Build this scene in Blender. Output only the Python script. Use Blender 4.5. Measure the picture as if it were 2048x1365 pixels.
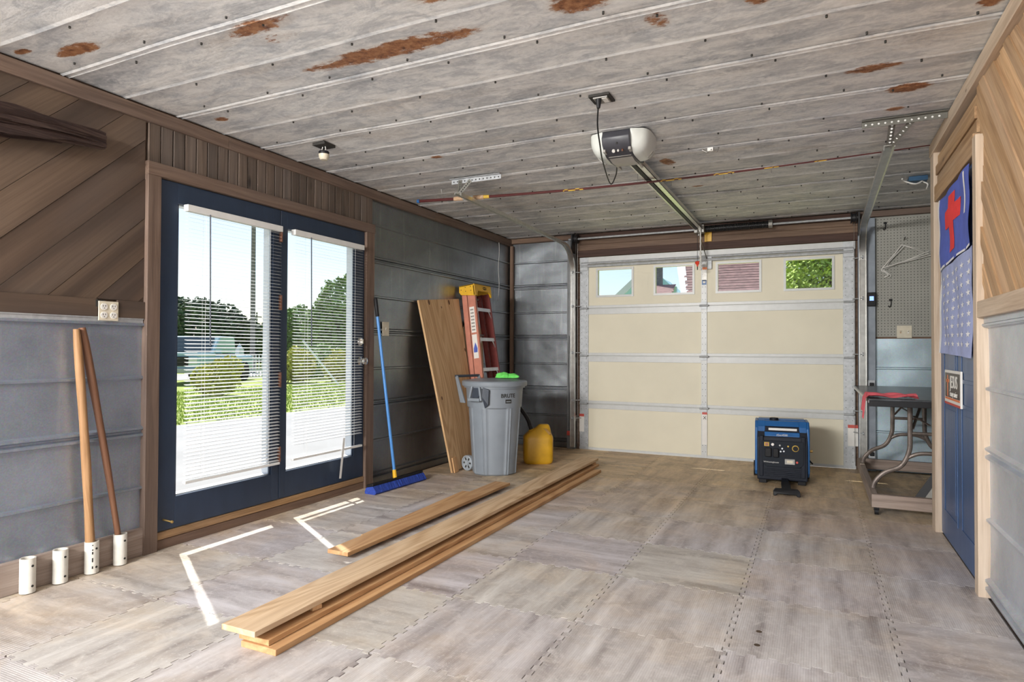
import bpy, bmesh, math, random
from math import sin, cos, pi, radians, sqrt, atan2
from mathutils import Vector, Matrix, noise as mnoise
random.seed(7)
S = bpy.context.scene
COL = S.collection
for o in list(bpy.data.objects): bpy.data.objects.remove(o)

# ------------------------------------------------------------------ camera
F_PX, YAW, PIT, ROLL = 1273.06, radians(25.5244), radians(0.8233), radians(0.2235)
XL, YB, XR, H, EYE = -3.263, 6.802, 0.658, 2.416, 1.106
cd = bpy.data.cameras.new('camera'); cam = bpy.data.objects.new('camera', cd); COL.objects.link(cam)
cd.sensor_width = 36; cd.lens = F_PX/2048*36; cd.clip_start = .02; cd.clip_end = 500
cam.matrix_world = Matrix.Translation((0, 0, EYE)) @ Matrix.Rotation(YAW, 4, 'Z') @ Matrix.Rotation(pi/2+PIT, 4, 'X') @ Matrix.Rotation(ROLL, 4, 'Z')
S.camera = cam
def at(px, py, ax, val):
    """photo pixel -> point on the plane where coordinate `ax` equals val"""
    x, y = px-1024, py-682.5
    x, y = x*cos(ROLL)+y*sin(ROLL), -x*sin(ROLL)+y*cos(ROLL)
    r, u2 = x/F_PX, -y/F_PX
    d = cos(PIT)-u2*sin(PIT); u = sin(PIT)+u2*cos(PIT)
    v = Vector((r*cos(YAW)-d*sin(YAW), r*sin(YAW)+d*cos(YAW), u))
    o = Vector((0, 0, EYE))
    return o + v*((val-o[ax])/v[ax])

# ------------------------------------------------------------------ light
SUN_DIR = Vector((0.60, -0.363, -1.0)).normalized()          # direction the light travels
w = bpy.data.worlds.new('sky'); S.world = w; w.use_nodes = True
wn = w.node_tree; wn.nodes.clear()
sky = wn.nodes.new('ShaderNodeTexSky'); sky.sky_type = 'NISHITA'; sky.sun_disc = False
sky.sun_elevation = math.asin(-SUN_DIR.z); sky.sun_rotation = atan2(-SUN_DIR.x, -SUN_DIR.y)
sky.air_density = 1.0; sky.dust_density = 1.5; sky.ozone_density = 1.5
bg = wn.nodes.new('ShaderNodeBackground'); bg.inputs['Strength'].default_value = 0.165
wo = wn.nodes.new('ShaderNodeOutputWorld')
wn.links.new(sky.outputs[0], bg.inputs[0]); wn.links.new(bg.outputs[0], wo.inputs[0])
sd = bpy.data.lights.new('sun', 'SUN'); sd.energy = 6.4; sd.angle = radians(.6); sd.color = (1, .96, .88)
so = bpy.data.objects.new('sun', sd); COL.objects.link(so); so.rotation_euler = SUN_DIR.to_track_quat('-Z', 'Y').to_euler()
so.location = (-8, 8, 12)
def area(name, loc, target, sx, sy, power, color=(1, 1, 1), portal=False):
    l = bpy.data.lights.new(name, 'AREA'); l.shape = 'RECTANGLE'; l.size = sx; l.size_y = sy; l.energy = power; l.color = color
    o = bpy.data.objects.new(name, l); COL.objects.link(o); o.location = loc
    o.rotation_euler = (Vector(target)-Vector(loc)).to_track_quat('-Z', 'Z').to_euler()
    if portal: l.cycles.is_portal = True
    return o
area('sky_portal_french_door', (-3.45, 3.2, 1.05), (0, 3.2, 1.05), 1.9, 2.1, 1, portal=True)
area('added_fill_rear', (-1.3, -3.3, 1.25), (-1.3, 4.0, 1.0), 3.7, 2.2, 95, (1, .985, .96))  # added fill light in the unseen rear opening, evens out the room
area('added_fill_upper', (-2.35, -2.2, 2.24), (-.9, 5.2, .4), 1.7, .36, 330, (1, .98, .95))  # added fill aimed at the far end, stands for no known lamp
S.view_settings.view_transform = 'Standard'; S.view_settings.look = 'None'
S.view_settings.exposure = 0.14; S.view_settings.gamma = 1.0; S.view_settings.use_curve_mapping = False

# ------------------------------------------------------------------ materials
class NT:
    def __init__(s, name):
        s.m = bpy.data.materials.new(name); s.m.use_nodes = True; s.t = s.m.node_tree
        s.b = s.t.nodes['Principled BSDF']; s.out = s.t.nodes['Material Output']
        s.tc = s.t.nodes.new('ShaderNodeTexCoord'); s.obj = s.tc.outputs['Object']
        s._oi = None; s._geo = None
    @property
    def rnd(s):
        if not s._oi: s._oi = s.t.nodes.new('ShaderNodeObjectInfo')
        return s._oi.outputs['Random']
    @property
    def pos(s):
        if not s._geo: s._geo = s.t.nodes.new('ShaderNodeNewGeometry')
        return s._geo.outputs['Position']
    def put(s, sock, v):
        if v is None: return
        if isinstance(v, bpy.types.NodeSocket): s.t.links.new(v, sock)
        else:
            if isinstance(v, (tuple, list)) and len(v) == 3 and sock.type == 'RGBA': v = (*v, 1)
            sock.default_value = v
    def set(s, **k):
        names = dict(color='Base Color', rough='Roughness', metal='Metallic', normal='Normal', alpha='Alpha', spec='Specular IOR Level',
                     emit='Emission Color', emits='Emission Strength', coat='Coat Weight', trans='Transmission Weight', sub='Subsurface Weight')
        for a, v in k.items(): s.put(s.b.inputs[names[a]], v)
        return s
    def map(s, vec, scale=(1, 1, 1), loc=(0, 0, 0), rot=(0, 0, 0)):
        n = s.t.nodes.new('ShaderNodeMapping'); s.put(n.inputs['Vector'], vec)
        s.put(n.inputs['Scale'], scale); s.put(n.inputs['Location'], loc); s.put(n.inputs['Rotation'], rot); return n.outputs[0]
    def noise(s, vec, scale=5, detail=3, rough=.55, dist=0, color=False):
        n = s.t.nodes.new('ShaderNodeTexNoise'); s.put(n.inputs['Vector'], vec); s.put(n.inputs['Scale'], scale)
        s.put(n.inputs['Detail'], detail); s.put(n.inputs['Roughness'], rough); s.put(n.inputs['Distortion'], dist); return n.outputs[1 if color else 0]
    def vor(s, vec, scale=5, feature='F1', out=0):
        n = s.t.nodes.new('ShaderNodeTexVoronoi'); n.feature = feature; s.put(n.inputs['Vector'], vec); s.put(n.inputs['Scale'], scale); return n.outputs[out]
    def ramp(s, fac, stops):
        n = s.t.nodes.new('ShaderNodeValToRGB'); s.put(n.inputs[0], fac); e = n.color_ramp.elements
        while len(e) < len(stops): e.new(.5)
        for i, (p, c) in enumerate(stops):
            e[i].position = p; e[i].color = (c, c, c, 1) if isinstance(c, (int, float)) else (*c, 1)
        return n.outputs[0]
    def mix(s, f, a, b, blend='MIX'):
        n = s.t.nodes.new('ShaderNodeMix'); n.data_type = 'RGBA'; n.blend_type = blend
        s.put(n.inputs[0], f); s.put(n.inputs[6], a); s.put(n.inputs[7], b); return n.outputs[2]
    def math(s, op, a, b=None, c=None, clamp=False):
        n = s.t.nodes.new('ShaderNodeMath'); n.operation = op; n.use_clamp = clamp
        s.put(n.inputs[0], a); s.put(n.inputs[1], b); s.put(n.inputs[2], c); return n.outputs[0]
    def sep(s, v):
        n = s.t.nodes.new('ShaderNodeSeparateXYZ'); s.put(n.inputs[0], v); return n.outputs
    def comb(s, x=0, y=0, z=0):
        n = s.t.nodes.new('ShaderNodeCombineXYZ'); s.put(n.inputs[0], x); s.put(n.inputs[1], y); s.put(n.inputs[2], z); return n.outputs[0]
    def vadd(s, a, b):
        n = s.t.nodes.new('ShaderNodeVectorMath'); s.put(n.inputs[0], a); s.put(n.inputs[1], b); return n.outputs[0]
    def bump(s, h, strength=.3, dist=.01):
        n = s.t.nodes.new('ShaderNodeBump'); s.put(n.inputs['Height'], h); n.inputs['Strength'].default_value = strength; n.inputs['Distance'].default_value = dist
        return n.outputs[0]
    def rvec(s, k=(37, 53, 71)):
        return s.comb(*[s.math('MULTIPLY', s.rnd, q) for q in k])

def plain(name, c, rough=.5, metal=0, var=.08, scale=20, bump=0, spec=.5):
    m = NT(name); n = m.noise(m.vadd(m.obj, m.rvec()), scale, 3)
    lo = tuple(x*(1-var) for x in c); hi = tuple(min(1, x*(1+var)) for x in c)
    m.set(color=m.ramp(n, [(.3, lo), (.7, hi)]), rough=rough, metal=metal, spec=spec)
    if bump: m.set(normal=m.bump(m.noise(m.obj, scale*6, 2), bump, .002))
    return m.m

def wood(name, dark, mid, light, rough=.62, tone=.35, gs=1.0, knots=.06, bump=.25, weather=None, grey=.0, cath=0, camp=.2):
    """grain runs along local X of every piece; each piece gets its own offset and tone"""
    m = NT(name); v = m.vadd(m.obj, m.rvec())
    d = m.noise(m.map(v, (1.1*gs, 5*gs, 5*gs)), 1.3, 2, .5)
    warp = m.vadd(v, m.comb(0, m.math('MULTIPLY', d, .05), 0))
    if cath:
        cn = m.noise(m.map(v, (.55*gs, 4.2*gs, 4.2*gs)), 1.5, 1.5, .45, .3)
        g1 = m.math('ADD', m.math('MULTIPLY', m.math('SINE', m.math('MULTIPLY', cn, cath)), camp), .52)
        g1 = m.math('ADD', g1, m.math('MULTIPLY', m.math('SUBTRACT', m.noise(m.map(warp, (1.5*gs, 40*gs, 40*gs)), 1.6, 3), .5), .35))
    else: g1 = m.noise(m.map(warp, (1.0*gs, 26*gs, 26*gs)), 1.6, 4, .6, .4)
    g2 = m.noise(m.map(warp, (3*gs, 120*gs, 120*gs)), 1.5, 3, .6)
    c = m.ramp(g1, [(.28, dark), (.5, mid), (.74, light)])
    c = m.mix(.35, c, m.ramp(g2, [(.3, dark), (.7, light)]), 'MULTIPLY') if False else m.mix(m.math('MULTIPLY', m.ramp(g2, [(.35, 1.0), (.6, 0.0)]), .35), c, dark)
    big = m.noise(m.map(v, (.8, 3, 3)), 1.2, 3)
    c = m.mix(m.ramp(big, [(.42, 0.0), (.7, .5)]), c, weather if weather else tuple(x*.75 for x in mid))
    if knots:
        kv = m.vor(m.map(v, (1.4, 4.2, 4.2)), 1.25)
        k = m.ramp(kv, [(knots*.45, 1.0), (knots*1.5, 0.0)])
        c = m.mix(m.math('MULTIPLY', k, .85), c, tuple(x*.28 for x in dark))
    val = m.math('ADD', m.math('MULTIPLY', m.rnd, tone*2), 1-tone)
    c = m.mix(1.0, c, m.comb(val, val, val), 'MULTIPLY')
    m.set(color=c, rough=rough, normal=m.bump(m.math('ADD', g1, m.math('MULTIPLY', g2, .5)), bump, .004), spec=.3)
    return m.m

W_LEFT = wood('stained_brown_boards', (.055, .036, .026), (.098, .066, .047), (.140, .096, .066), tone=.14, gs=.45, weather=(.085, .068, .060), knots=.035, cath=28, bump=.1)
W_TRIM = wood('weathered_trim_wood', (.095, .062, .046), (.175, .118, .088), (.235, .165, .125), tone=.08, gs=1.0, weather=(.15, .115, .10), knots=.03)
W_SHORT = wood('greyed_short_boards', (.075, .056, .044), (.135, .100, .078), (.19, .142, .110), tone=.2, gs=1.2, weather=(.16, .14, .13))
W_RIGHT = wood('honey_fir_boards', (.28, .155, .075), (.53, .335, .18), (.68, .465, .275), tone=.22, gs=.8, weather=(.45, .33, .24), knots=.05)
W_RTRIM = wood('pale_trim_wood', (.36, .26, .18), (.56, .44, .33), (.66, .54, .42), tone=.1, gs=.8, weather=(.5, .42, .35), knots=.03)
W_HEAD = wood('dark_red_header', (.045, .022, .016), (.085, .042, .030), (.13, .07, .05), tone=.15, weather=(.07, .04, .03), knots=0)
W_HEAD2 = wood('brown_header_boards', (.10, .06, .038), (.19, .12, .08), (.27, .18, .12), tone=.18, weather=(.15, .1, .08), knots=.03)
W_PLY = wood('plywood_face', (.42, .24, .11), (.60, .385, .20), (.72, .50, .29), tone=.05, gs=.8, knots=0, weather=(.55, .35, .18), cath=75, bump=.08, camp=.13)
W_LUMBER = wood('new_pine_lumber', (.38, .23, .12), (.60, .42, .25), (.74, .57, .38), tone=.1, gs=.9, knots=.03, weather=(.60, .46, .32), cath=60, bump=.1, camp=.11)
W_LUMBER2 = wood('orange_pine_lumber', (.40, .20, .085), (.60, .35, .165), (.70, .45, .24), tone=.1, gs=.9, knots=.03, weather=(.55, .33, .17), cath=50, bump=.1, camp=.12)
W_FRAME = wood('grey_dolly_wood', (.17, .125, .10), (.32, .25, .21), (.42, .35, .30), tone=.1, weather=(.28, .24, .22))
W_HANDLE = wood('worn_handle_wood', (.20, .105, .045), (.36, .20, .095), (.46, .28, .145), tone=.1, gs=1.3, knots=0, rough=.5)
W_HANDLE2 = wood('red_brown_handle_wood', (.12, .055, .03), (.22, .105, .06), (.30, .155, .09), tone=.1, gs=1.3, knots=0, rough=.5)
W_DRIFT = wood('driftwood', (.020, .011, .010), (.055, .033, .028), (.12, .078, .06), tone=.1, gs=1.2, knots=.05, bump=.9)
W_SILL = wood('raw_sill_wood', (.25, .14, .06), (.45, .27, .13), (.55, .36, .2), tone=.15, gs=1.2, knots=0, weather=(.2, .16, .13))

def galv(name, base=(.56, .60, .65), rough=.36, stain=(.35, .33, .31), metal=.85, wav=.5):
    m = NT(name); v = m.pos
    sp = m.vor(v, 170, out=1)
    n1 = m.noise(v, 2.2, 5, .6); n2 = m.noise(v, 14, 4, .65)
    c = m.ramp(n1, [(.3, tuple(x*.72 for x in base)), (.62, base)])
    c = m.mix(.10, c, sp, 'OVERLAY')
    c = m.mix(m.ramp(n2, [(.55, 0.0), (.85, .35)]), c, stain)
    str_ = m.noise(m.map(v, (26, 26, 1.2)), 1.0, 4, .6)
    c = m.mix(m.ramp(str_, [(.58, 0.0), (.78, .35)]), c, (.62, .62, .62))
    m.set(color=c, metal=metal, rough=m.ramp(n2, [(.25, rough*.9), (.75, min(1, rough*1.25))]),
          normal=m.bump(m.noise(m.map(v, (1, 1, 1.6)), 2.6, 1.5, .4), wav, .03))
    return m.m
GALV = galv('galvanised_sheet', (.31, .33, .35), .33, (.20, .195, .19), .92, .5)
GALV_N = galv('speckled_galvanised_sheet', (.40, .45, .53), .38, (.28, .31, .36), .7, .25)
GALV_R = galv('bright_galvanised_sheet', (.62, .66, .72), .40, (.50, .52, .56), .55, .3)
GALV_B = galv('blue_grey_galvanised_sheet', (.42, .52, .58), .4, (.33, .36, .36), .6)

def ceiling_mat():
    m = NT('weathered_roofing_tin'); v = m.pos
    st = m.map(v, (1.6, 5.0, 1))
    n1 = m.noise(st, 1.3, 6, .62, .6); n2 = m.noise(m.map(v, (5, 14, 1)), 1.4, 5, .65, .5); n3 = m.noise(v, 45, 3, .6)
    c = m.ramp(n1, [(.30, (.36, .38, .41)), (.43, (.55, .565, .58)), (.55, (.70, .70, .69)), (.68, (.79, .78, .76))])
    c = m.mix(m.ramp(n2, [(.40, .0), (.70, .75)]), c, (.86, .85, .83))
    c = m.mix(m.ramp(m.noise(m.map(v, (.8, 3.2, 1), (3, 9, 0)), 1.3, 4, .6), [(.56, 0.0), (.76, .6)]), c, (.50, .44, .38))
    c = m.mix(.42, c, m.ramp(n3, [(.3, (.22, .22, .23)), (.7, (.78, .77, .75))]), 'OVERLAY')
    pz = m.noise(m.map(v, (3.0, 6.5, 1), (5, 2, 0)), 1.6, 6, .72, 1.2)
    c = m.mix(m.ramp(pz, [(.50, 0.0), (.60, .55)]), c, (.42, .435, .455))
    c = m.mix(m.ramp(pz, [(.36, .65), (.46, 0.0)]), c, (.85, .84, .82))
    # rust stains where the photo has them: centre px, half-size px along the sheet, width (m)
    sx = m.sep(v); tot = None; wob = m.noise(m.map(v, (7, 16, 1)), 1.5, 5, .7); wob2 = m.noise(m.map(v, (30, 42, 1)), 1.0, 4, .7)
    spots = [((610, 140), (970, 62), .075, 1), ((445, 70), (595, 38), .06, .8), ((95, 108), (215, 95), .05, 1), ((1090, 18), (1240, -8), .09, .9),
             ((1770, 186), (1870, 168), .075, 1.25), ((1690, 150), (1815, 128), .055, .9), ((415, 234), (470, 248), .035, .8), ((820, 5), (930, -25), .06, .9),
             ((1500, 0), (1540, -8), .07, .8), ((865, 318), (885, 315), .05, .7), ((1325, 328), (1345, 322), .10, .8), ((1780, 222), (1800, 216), .05, .9),
             ((1300, 45), (1330, 40), .08, .5), ((500, 95), (600, 60), .05, .3), ((30, 108), (62, 102), .03, .7), ((1390, 375), (1400, 372), .04, .6), ((1960, 12), (2010, 0), .05, .8), ((0, 300), (30, 310), .05, .6)]
    for a, b, wd, k in spots:
        A, B = at(*a, 2, H), at(*b, 2, H); C = (A+B)/2; hx = max(.06, abs(B.x-A.x)/2*1.12)
        dx = m.math('DIVIDE', m.math('SUBTRACT', sx[0], C.x), hx); dy = m.math('DIVIDE', m.math('SUBTRACT', sx[1], C.y), wd)
        r = m.math('ADD', m.math('MULTIPLY', dx, dx), m.math('MULTIPLY', dy, dy))
        f = m.math('MULTIPLY', m.math('SUBTRACT', 1.0, r, clamp=True), k)
        tot = f if tot is None else m.math('MAXIMUM', tot, f)
    msk = m.math('ADD', tot, m.math('MULTIPLY', m.math('SUBTRACT', wob, .5), 2.1))
    msk = m.math('ADD', msk, m.math('MULTIPLY', m.math('SUBTRACT', wob2, .5), .9))
    msk = m.math('MULTIPLY', m.ramp(msk, [(.26, 0.0), (.56, 1.0)]), m.ramp(tot, [(0.02, 0.0), (.2, 1.0)]))
    rc = m.ramp(m.noise(v, 28, 4, .7), [(.30, (.10, .045, .03)), (.48, (.30, .13, .06)), (.68, (.46, .24, .12))])
    halo = m.ramp(tot, [(.0, 0.0), (.35, .35)])
    c = m.mix(halo, c, (.66, .58, .50)); c = m.mix(msk, c, rc)
    m.set(color=c, metal=.12, rough=.62, spec=.35, normal=m.bump(m.math('ADD', n1, m.math('MULTIPLY', n3, .15)), .35, .012))
    return m.m
TIN = ceiling_mat()

def tile_mat():
    m = NT('printed_foam_mat'); v = m.vadd(m.obj, m.rvec((11, 17, 0)))
    s1 = m.noise(m.map(v, (1.0, 6.5, 1)), 1.4, 4, .55, .3); s2 = m.noise(m.map(v, (5, 30, 1)), 1.6, 4, .65); blot = m.noise(v, 11, 6, .7, .6)
    c = m.ramp(s1, [(.27, (.25, .228, .215)), (.42, (.42, .398, .378)), (.56, (.54, .523, .50)), (.70, (.67, .658, .635))])
    c = m.mix(m.ramp(s2, [(.3, .30), (.52, 0.0)]), c, (.28, .235, .215))
    c = m.mix(m.ramp(blot, [(.50, 0.0), (.64, .6)]), c, (.62, .60, .57))
    tint = m.ramp(m.rnd, [(.0, (.98, .95, 1.04)), (.35, (1.02, 1.0, .96)), (.7, (.97, .94, 1.02)), (1, (1.03, 1.01, .96))])
    c = m.mix(1, c, tint, 'MULTIPLY')
    # tan dirt, heavier at the far end and along the left wall
    px = m.sep(m.pos); far = m.math('MULTIPLY', m.math('SUBTRACT', px[1], 3.7), .5, clamp=True)
    lef = m.math('MULTIPLY', m.math('SUBTRACT', -2.75, px[0]), 1.5, clamp=True); lef = m.math('MULTIPLY', lef, m.math('SUBTRACT', 1.0, m.math('MULTIPLY', m.math('ABSOLUTE', m.math('SUBTRACT', px[1], 3.1)), .0), clamp=True))
    dn = m.noise(m.map(m.pos, (1, 1.3, 1)), 1.6, 5, .65, .4)
    dm = m.math('ADD', m.math('ADD', m.math('ADD', far, .10), m.math('MULTIPLY', lef, .55)), m.math('MULTIPLY', m.math('SUBTRACT', dn, .52), 1.6), clamp=True)
    c = m.mix(m.math('MULTIPLY', dm, .85), c, m.mix(1, c, (1.16, .86, .47), 'MULTIPLY'))
    dk = m.noise(m.pos, 3.2, 5, .7, .8)
    c = m.mix(m.math('MULTIPLY', m.ramp(dk, [(.50, 0.0), (.68, .6)]), m.math('ADD', dm, .30, clamp=True)), c, (.22, .155, .09))
    sp = m.noise(m.pos, 60, 3, .7)
    c = m.mix(m.ramp(sp, [(.56, 0.0), (.72, .5)]), c, (.70, .68, .65))
    rib = m.math('SINE', m.math('MULTIPLY', m.sep(m.obj)[1], 2*pi/.0085))
    m.set(color=c, rough=.50, spec=.4, normal=m.bump(m.math('ADD', m.math('MULTIPLY', rib, .35), m.math('MULTIPLY', s2, .5)), .22, .003))
    return m.m
MAT_TILE = tile_mat()

def blue_door_mat(name, c):
    m = NT(name); v = m.obj; n = m.noise(m.map(v, (8, 8, 2)), 1.5, 4)
    sc = m.noise(m.map(v, (60, 60, 14)), 1.0, 5, .75)
    col = m.ramp(n, [(.3, tuple(x*.85 for x in c)), (.7, tuple(x*1.15 for x in c))])
    col = m.mix(m.ramp(sc, [(.70, 0.0), (.80, .35)]), col, (.35, .37, .40))
    m.set(color=col, rough=.38); return m.m
NAVY = blue_door_mat('navy_door_paint', (.024, .040, .074))
BLUE = blue_door_mat('slate_blue_door_paint', (.050, .10, .22))
CREAM = plain('cream_door_insulation', (.755, .705, .555), .55, var=.035, scale=2.5)
WHITE_STEEL = plain('white_painted_steel', (.60, .61, .60), .35, var=.04)
ZINC = plain('zinc_hardware', (.44, .455, .47), .5, .35, .15, 30)
STEEL_D = plain('dull_bracket_steel', (.34, .33, .31), .45, .7, .2, 25)
DKSTEEL = plain('brown_grey_angle_iron', (.15, .145, .125), .5, .3, .2, 25)
TRACKM = plain('galvanised_track', (.68, .68, .65), .28, .9, .12, 20)
BLACK = plain('black_plastic', (.012, .012, .014), .5, spec=.25)
BLACKM = plain('black_oiled_spring', (.025, .025, .028), .38, .3)
GREYP = plain('grey_bin_plastic', (.235, .265, .30), .42, var=.07, scale=6, bump=.05)
GREYL = plain('light_grey_wheel', (.36, .40, .44), .45)
DKBLUEP = plain('dark_blue_grey_plastic', (.045, .055, .075), .45)
WHITEP = plain('white_vinyl', (.80, .80, .78), .4, var=.03)
PVC = plain('white_pvc_pipe', (.72, .70, .64), .35, var=.06, scale=30)
IVORY = plain('ivory_plate', (.66, .60, .47), .4)
YEL = plain('yellow_jug_plastic', (.60, .33, .018), .38, var=.15, scale=8)
YELCAP = plain('yellow_ladder_cap', (.78, .44, .02), .4)
ORANGE = plain('faded_orange_fibreglass', (.52, .20, .135), .5, var=.14, scale=12, bump=.1)
DKRED = plain('dark_red_fibreglass', (.20, .035, .03), .5, var=.15)
ALU = plain('aluminium', (.62, .63, .66), .4, .6, .08)
LABELW = plain('label_white', (.78, .76, .72), .5, var=.03)
LABELO = plain('label_orange', (.75, .20, .06), .5)
LABELR = plain('label_red', (.55, .07, .05), .5)
BROOMB = plain('blue_handle', (.07, .24, .58), .35)
BRISTLE = plain('blue_bristles', (.022, .06, .36), .6, var=.3, scale=80, bump=.6)
GREEN = plain('green_microfibre', (.16, .72, .13), .9, var=.15, scale=25, bump=.4)
PINK = plain('red_pink_cloth', (.75, .13, .16), .85, var=.1, scale=15, bump=.2)
TABLET = plain('worn_black_tabletop', (.06, .065, .072), .3, var=.5, scale=7)
LEGM = plain('worn_tube_steel', (.20, .165, .145), .42, .5, .35, 18)
GENB = plain('generator_blue', (.018, .115, .33), .4, var=.12, scale=8)
GENK = plain('generator_black', (.012, .015, .024), .55, var=.2, scale=14, spec=.25)
GENP = plain('generator_panel', (.014, .018, .026), .6, spec=.2)
BRASS = plain('brass', (.55, .38, .14), .35, .9)
COPPER = plain('rusty_hinge', (.30, .14, .09), .5, .5, .35, 40)
CHROME = plain('satin_nickel', (.74, .72, .69), .2, .95, .05)
CORK = plain('cork_grip', (.50, .33, .20), .7, var=.2, scale=80)
RODM = plain('maroon_rod', (.085, .018, .018), .3)
RODY = plain('yellow_thread_wrap', (.62, .40, .05), .4)
OPENW = plain('opener_lens_white', (.66, .68, .64), .35, var=.03)
OPENG = plain('opener_grey', (.38, .36, .335), .4, var=.05)
OPENK = plain('opener_charcoal', (.045, .045, .055), .4)
ROPE = plain('white_rope', (.72, .70, .66), .8)
REDH = plain('red_handle', (.75, .06, .03), .4)
PEG = plain('pegboard_grey_paint', (.335, .33, .295), .6, var=.08, scale=4)
HOLE = plain('dark_hole', (.03, .028, .025), .8)
POSTG = plain('grey_painted_post', (.20, .205, .21), .5, var=.18, scale=9)
POSTB = plain('blue_grey_post', (.23, .26, .30), .5, .2, .2, 9)
FLAGB = plain('blue_flag_cloth', (.085, .125, .48), .85, var=.12, scale=12, bump=.2)
FLAGF = plain('faded_blue_flag_cloth', (.36, .41, .66), .85, var=.1, scale=14, bump=.2)
FLAGR = plain('red_flag_cloth', (.80, .045, .045), .85, var=.08)
FLAGW = plain('white_flag_cloth', (.80, .80, .82), .85, var=.04)
SIGNK = plain('sign_black', (.035, .028, .026), .4)
GLASSM = NT('window_glass')
def glass_mat(m, tint=(.97, .99, 1.0), rough=0):
    t = m.t; tr = t.nodes.new('ShaderNodeBsdfTransparent'); m.put(tr.inputs[0], tint)
    gl = t.nodes.new('ShaderNodeBsdfGlossy'); gl.inputs['Roughness'].default_value = rough
    lw = t.nodes.new('ShaderNodeLayerWeight'); lw.inputs[0].default_value = .5
    fr = m.math('ADD', m.math('MULTIPLY', m.math('POWER', lw.outputs['Facing'], 5.0), .6), .025)
    mx = t.nodes.new('ShaderNodeMixShader'); t.links.new(fr, mx.inputs[0]); t.links.new(tr.outputs[0], mx.inputs[1]); t.links.new(gl.outputs[0], mx.inputs[2])
    t.links.new(mx.outputs[0], m.out.inputs[0]); return m.m
GLASS = glass_mat(GLASSM)
LED = NT('lit_blue_screen').set(color=(.1, .2, .8), emit=(.25, .4, 1.0), emits=1.6).m
# outdoors
GRASSM = plain('lawn', (.34, .40, .08), .9, var=.35, scale=3)
BLADE = plain('grass_blades', (.38, .48, .08), .8, var=.3, scale=1.5)
CONC = plain('sunlit_concrete', (.37, .355, .34), .8, var=.08, scale=1.2)
LEAF1 = plain('dark_leaf', (.045, .085, .03), .7, var=.5, scale=4)
LEAF2 = plain('mid_leaf', (.17, .27, .06), .7, var=.5, scale=4)
LEAF3 = plain('yellow_green_leaf', (.44, .43, .07), .7, var=.4, scale=4)
LEAF4 = plain('bright_leaf', (.40, .52, .09), .7, var=.55, scale=6)
BARK = plain('bark', (.10, .075, .055), .9, var=.3, scale=10)
POLEM = plain('utility_pole', (.22, .20, .185), .9, var=.2, scale=6)
PAINTW = plain('white_paint', (.75, .76, .78), .5, var=.03)
TRUCKM = plain('pale_truck_paint', (.42, .58, .62), .25, .1, .03)
TYRE = plain('tyre', (.02, .02, .02), .8)
DGLASS = plain('dark_glass', (.03, .05, .06), .1)
SHING = plain('red_shingle', (.25, .14, .13), .85, var=.3, scale=5)
TEAL = plain('pale_teal_siding', (.42, .70, .74), .6, var=.05)
GREYSH = plain('grey_siding', (.16, .15, .17), .8, var=.3, scale=12)
TERRA = plain('terracotta_roof', (.52, .27, .17), .8)

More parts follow.
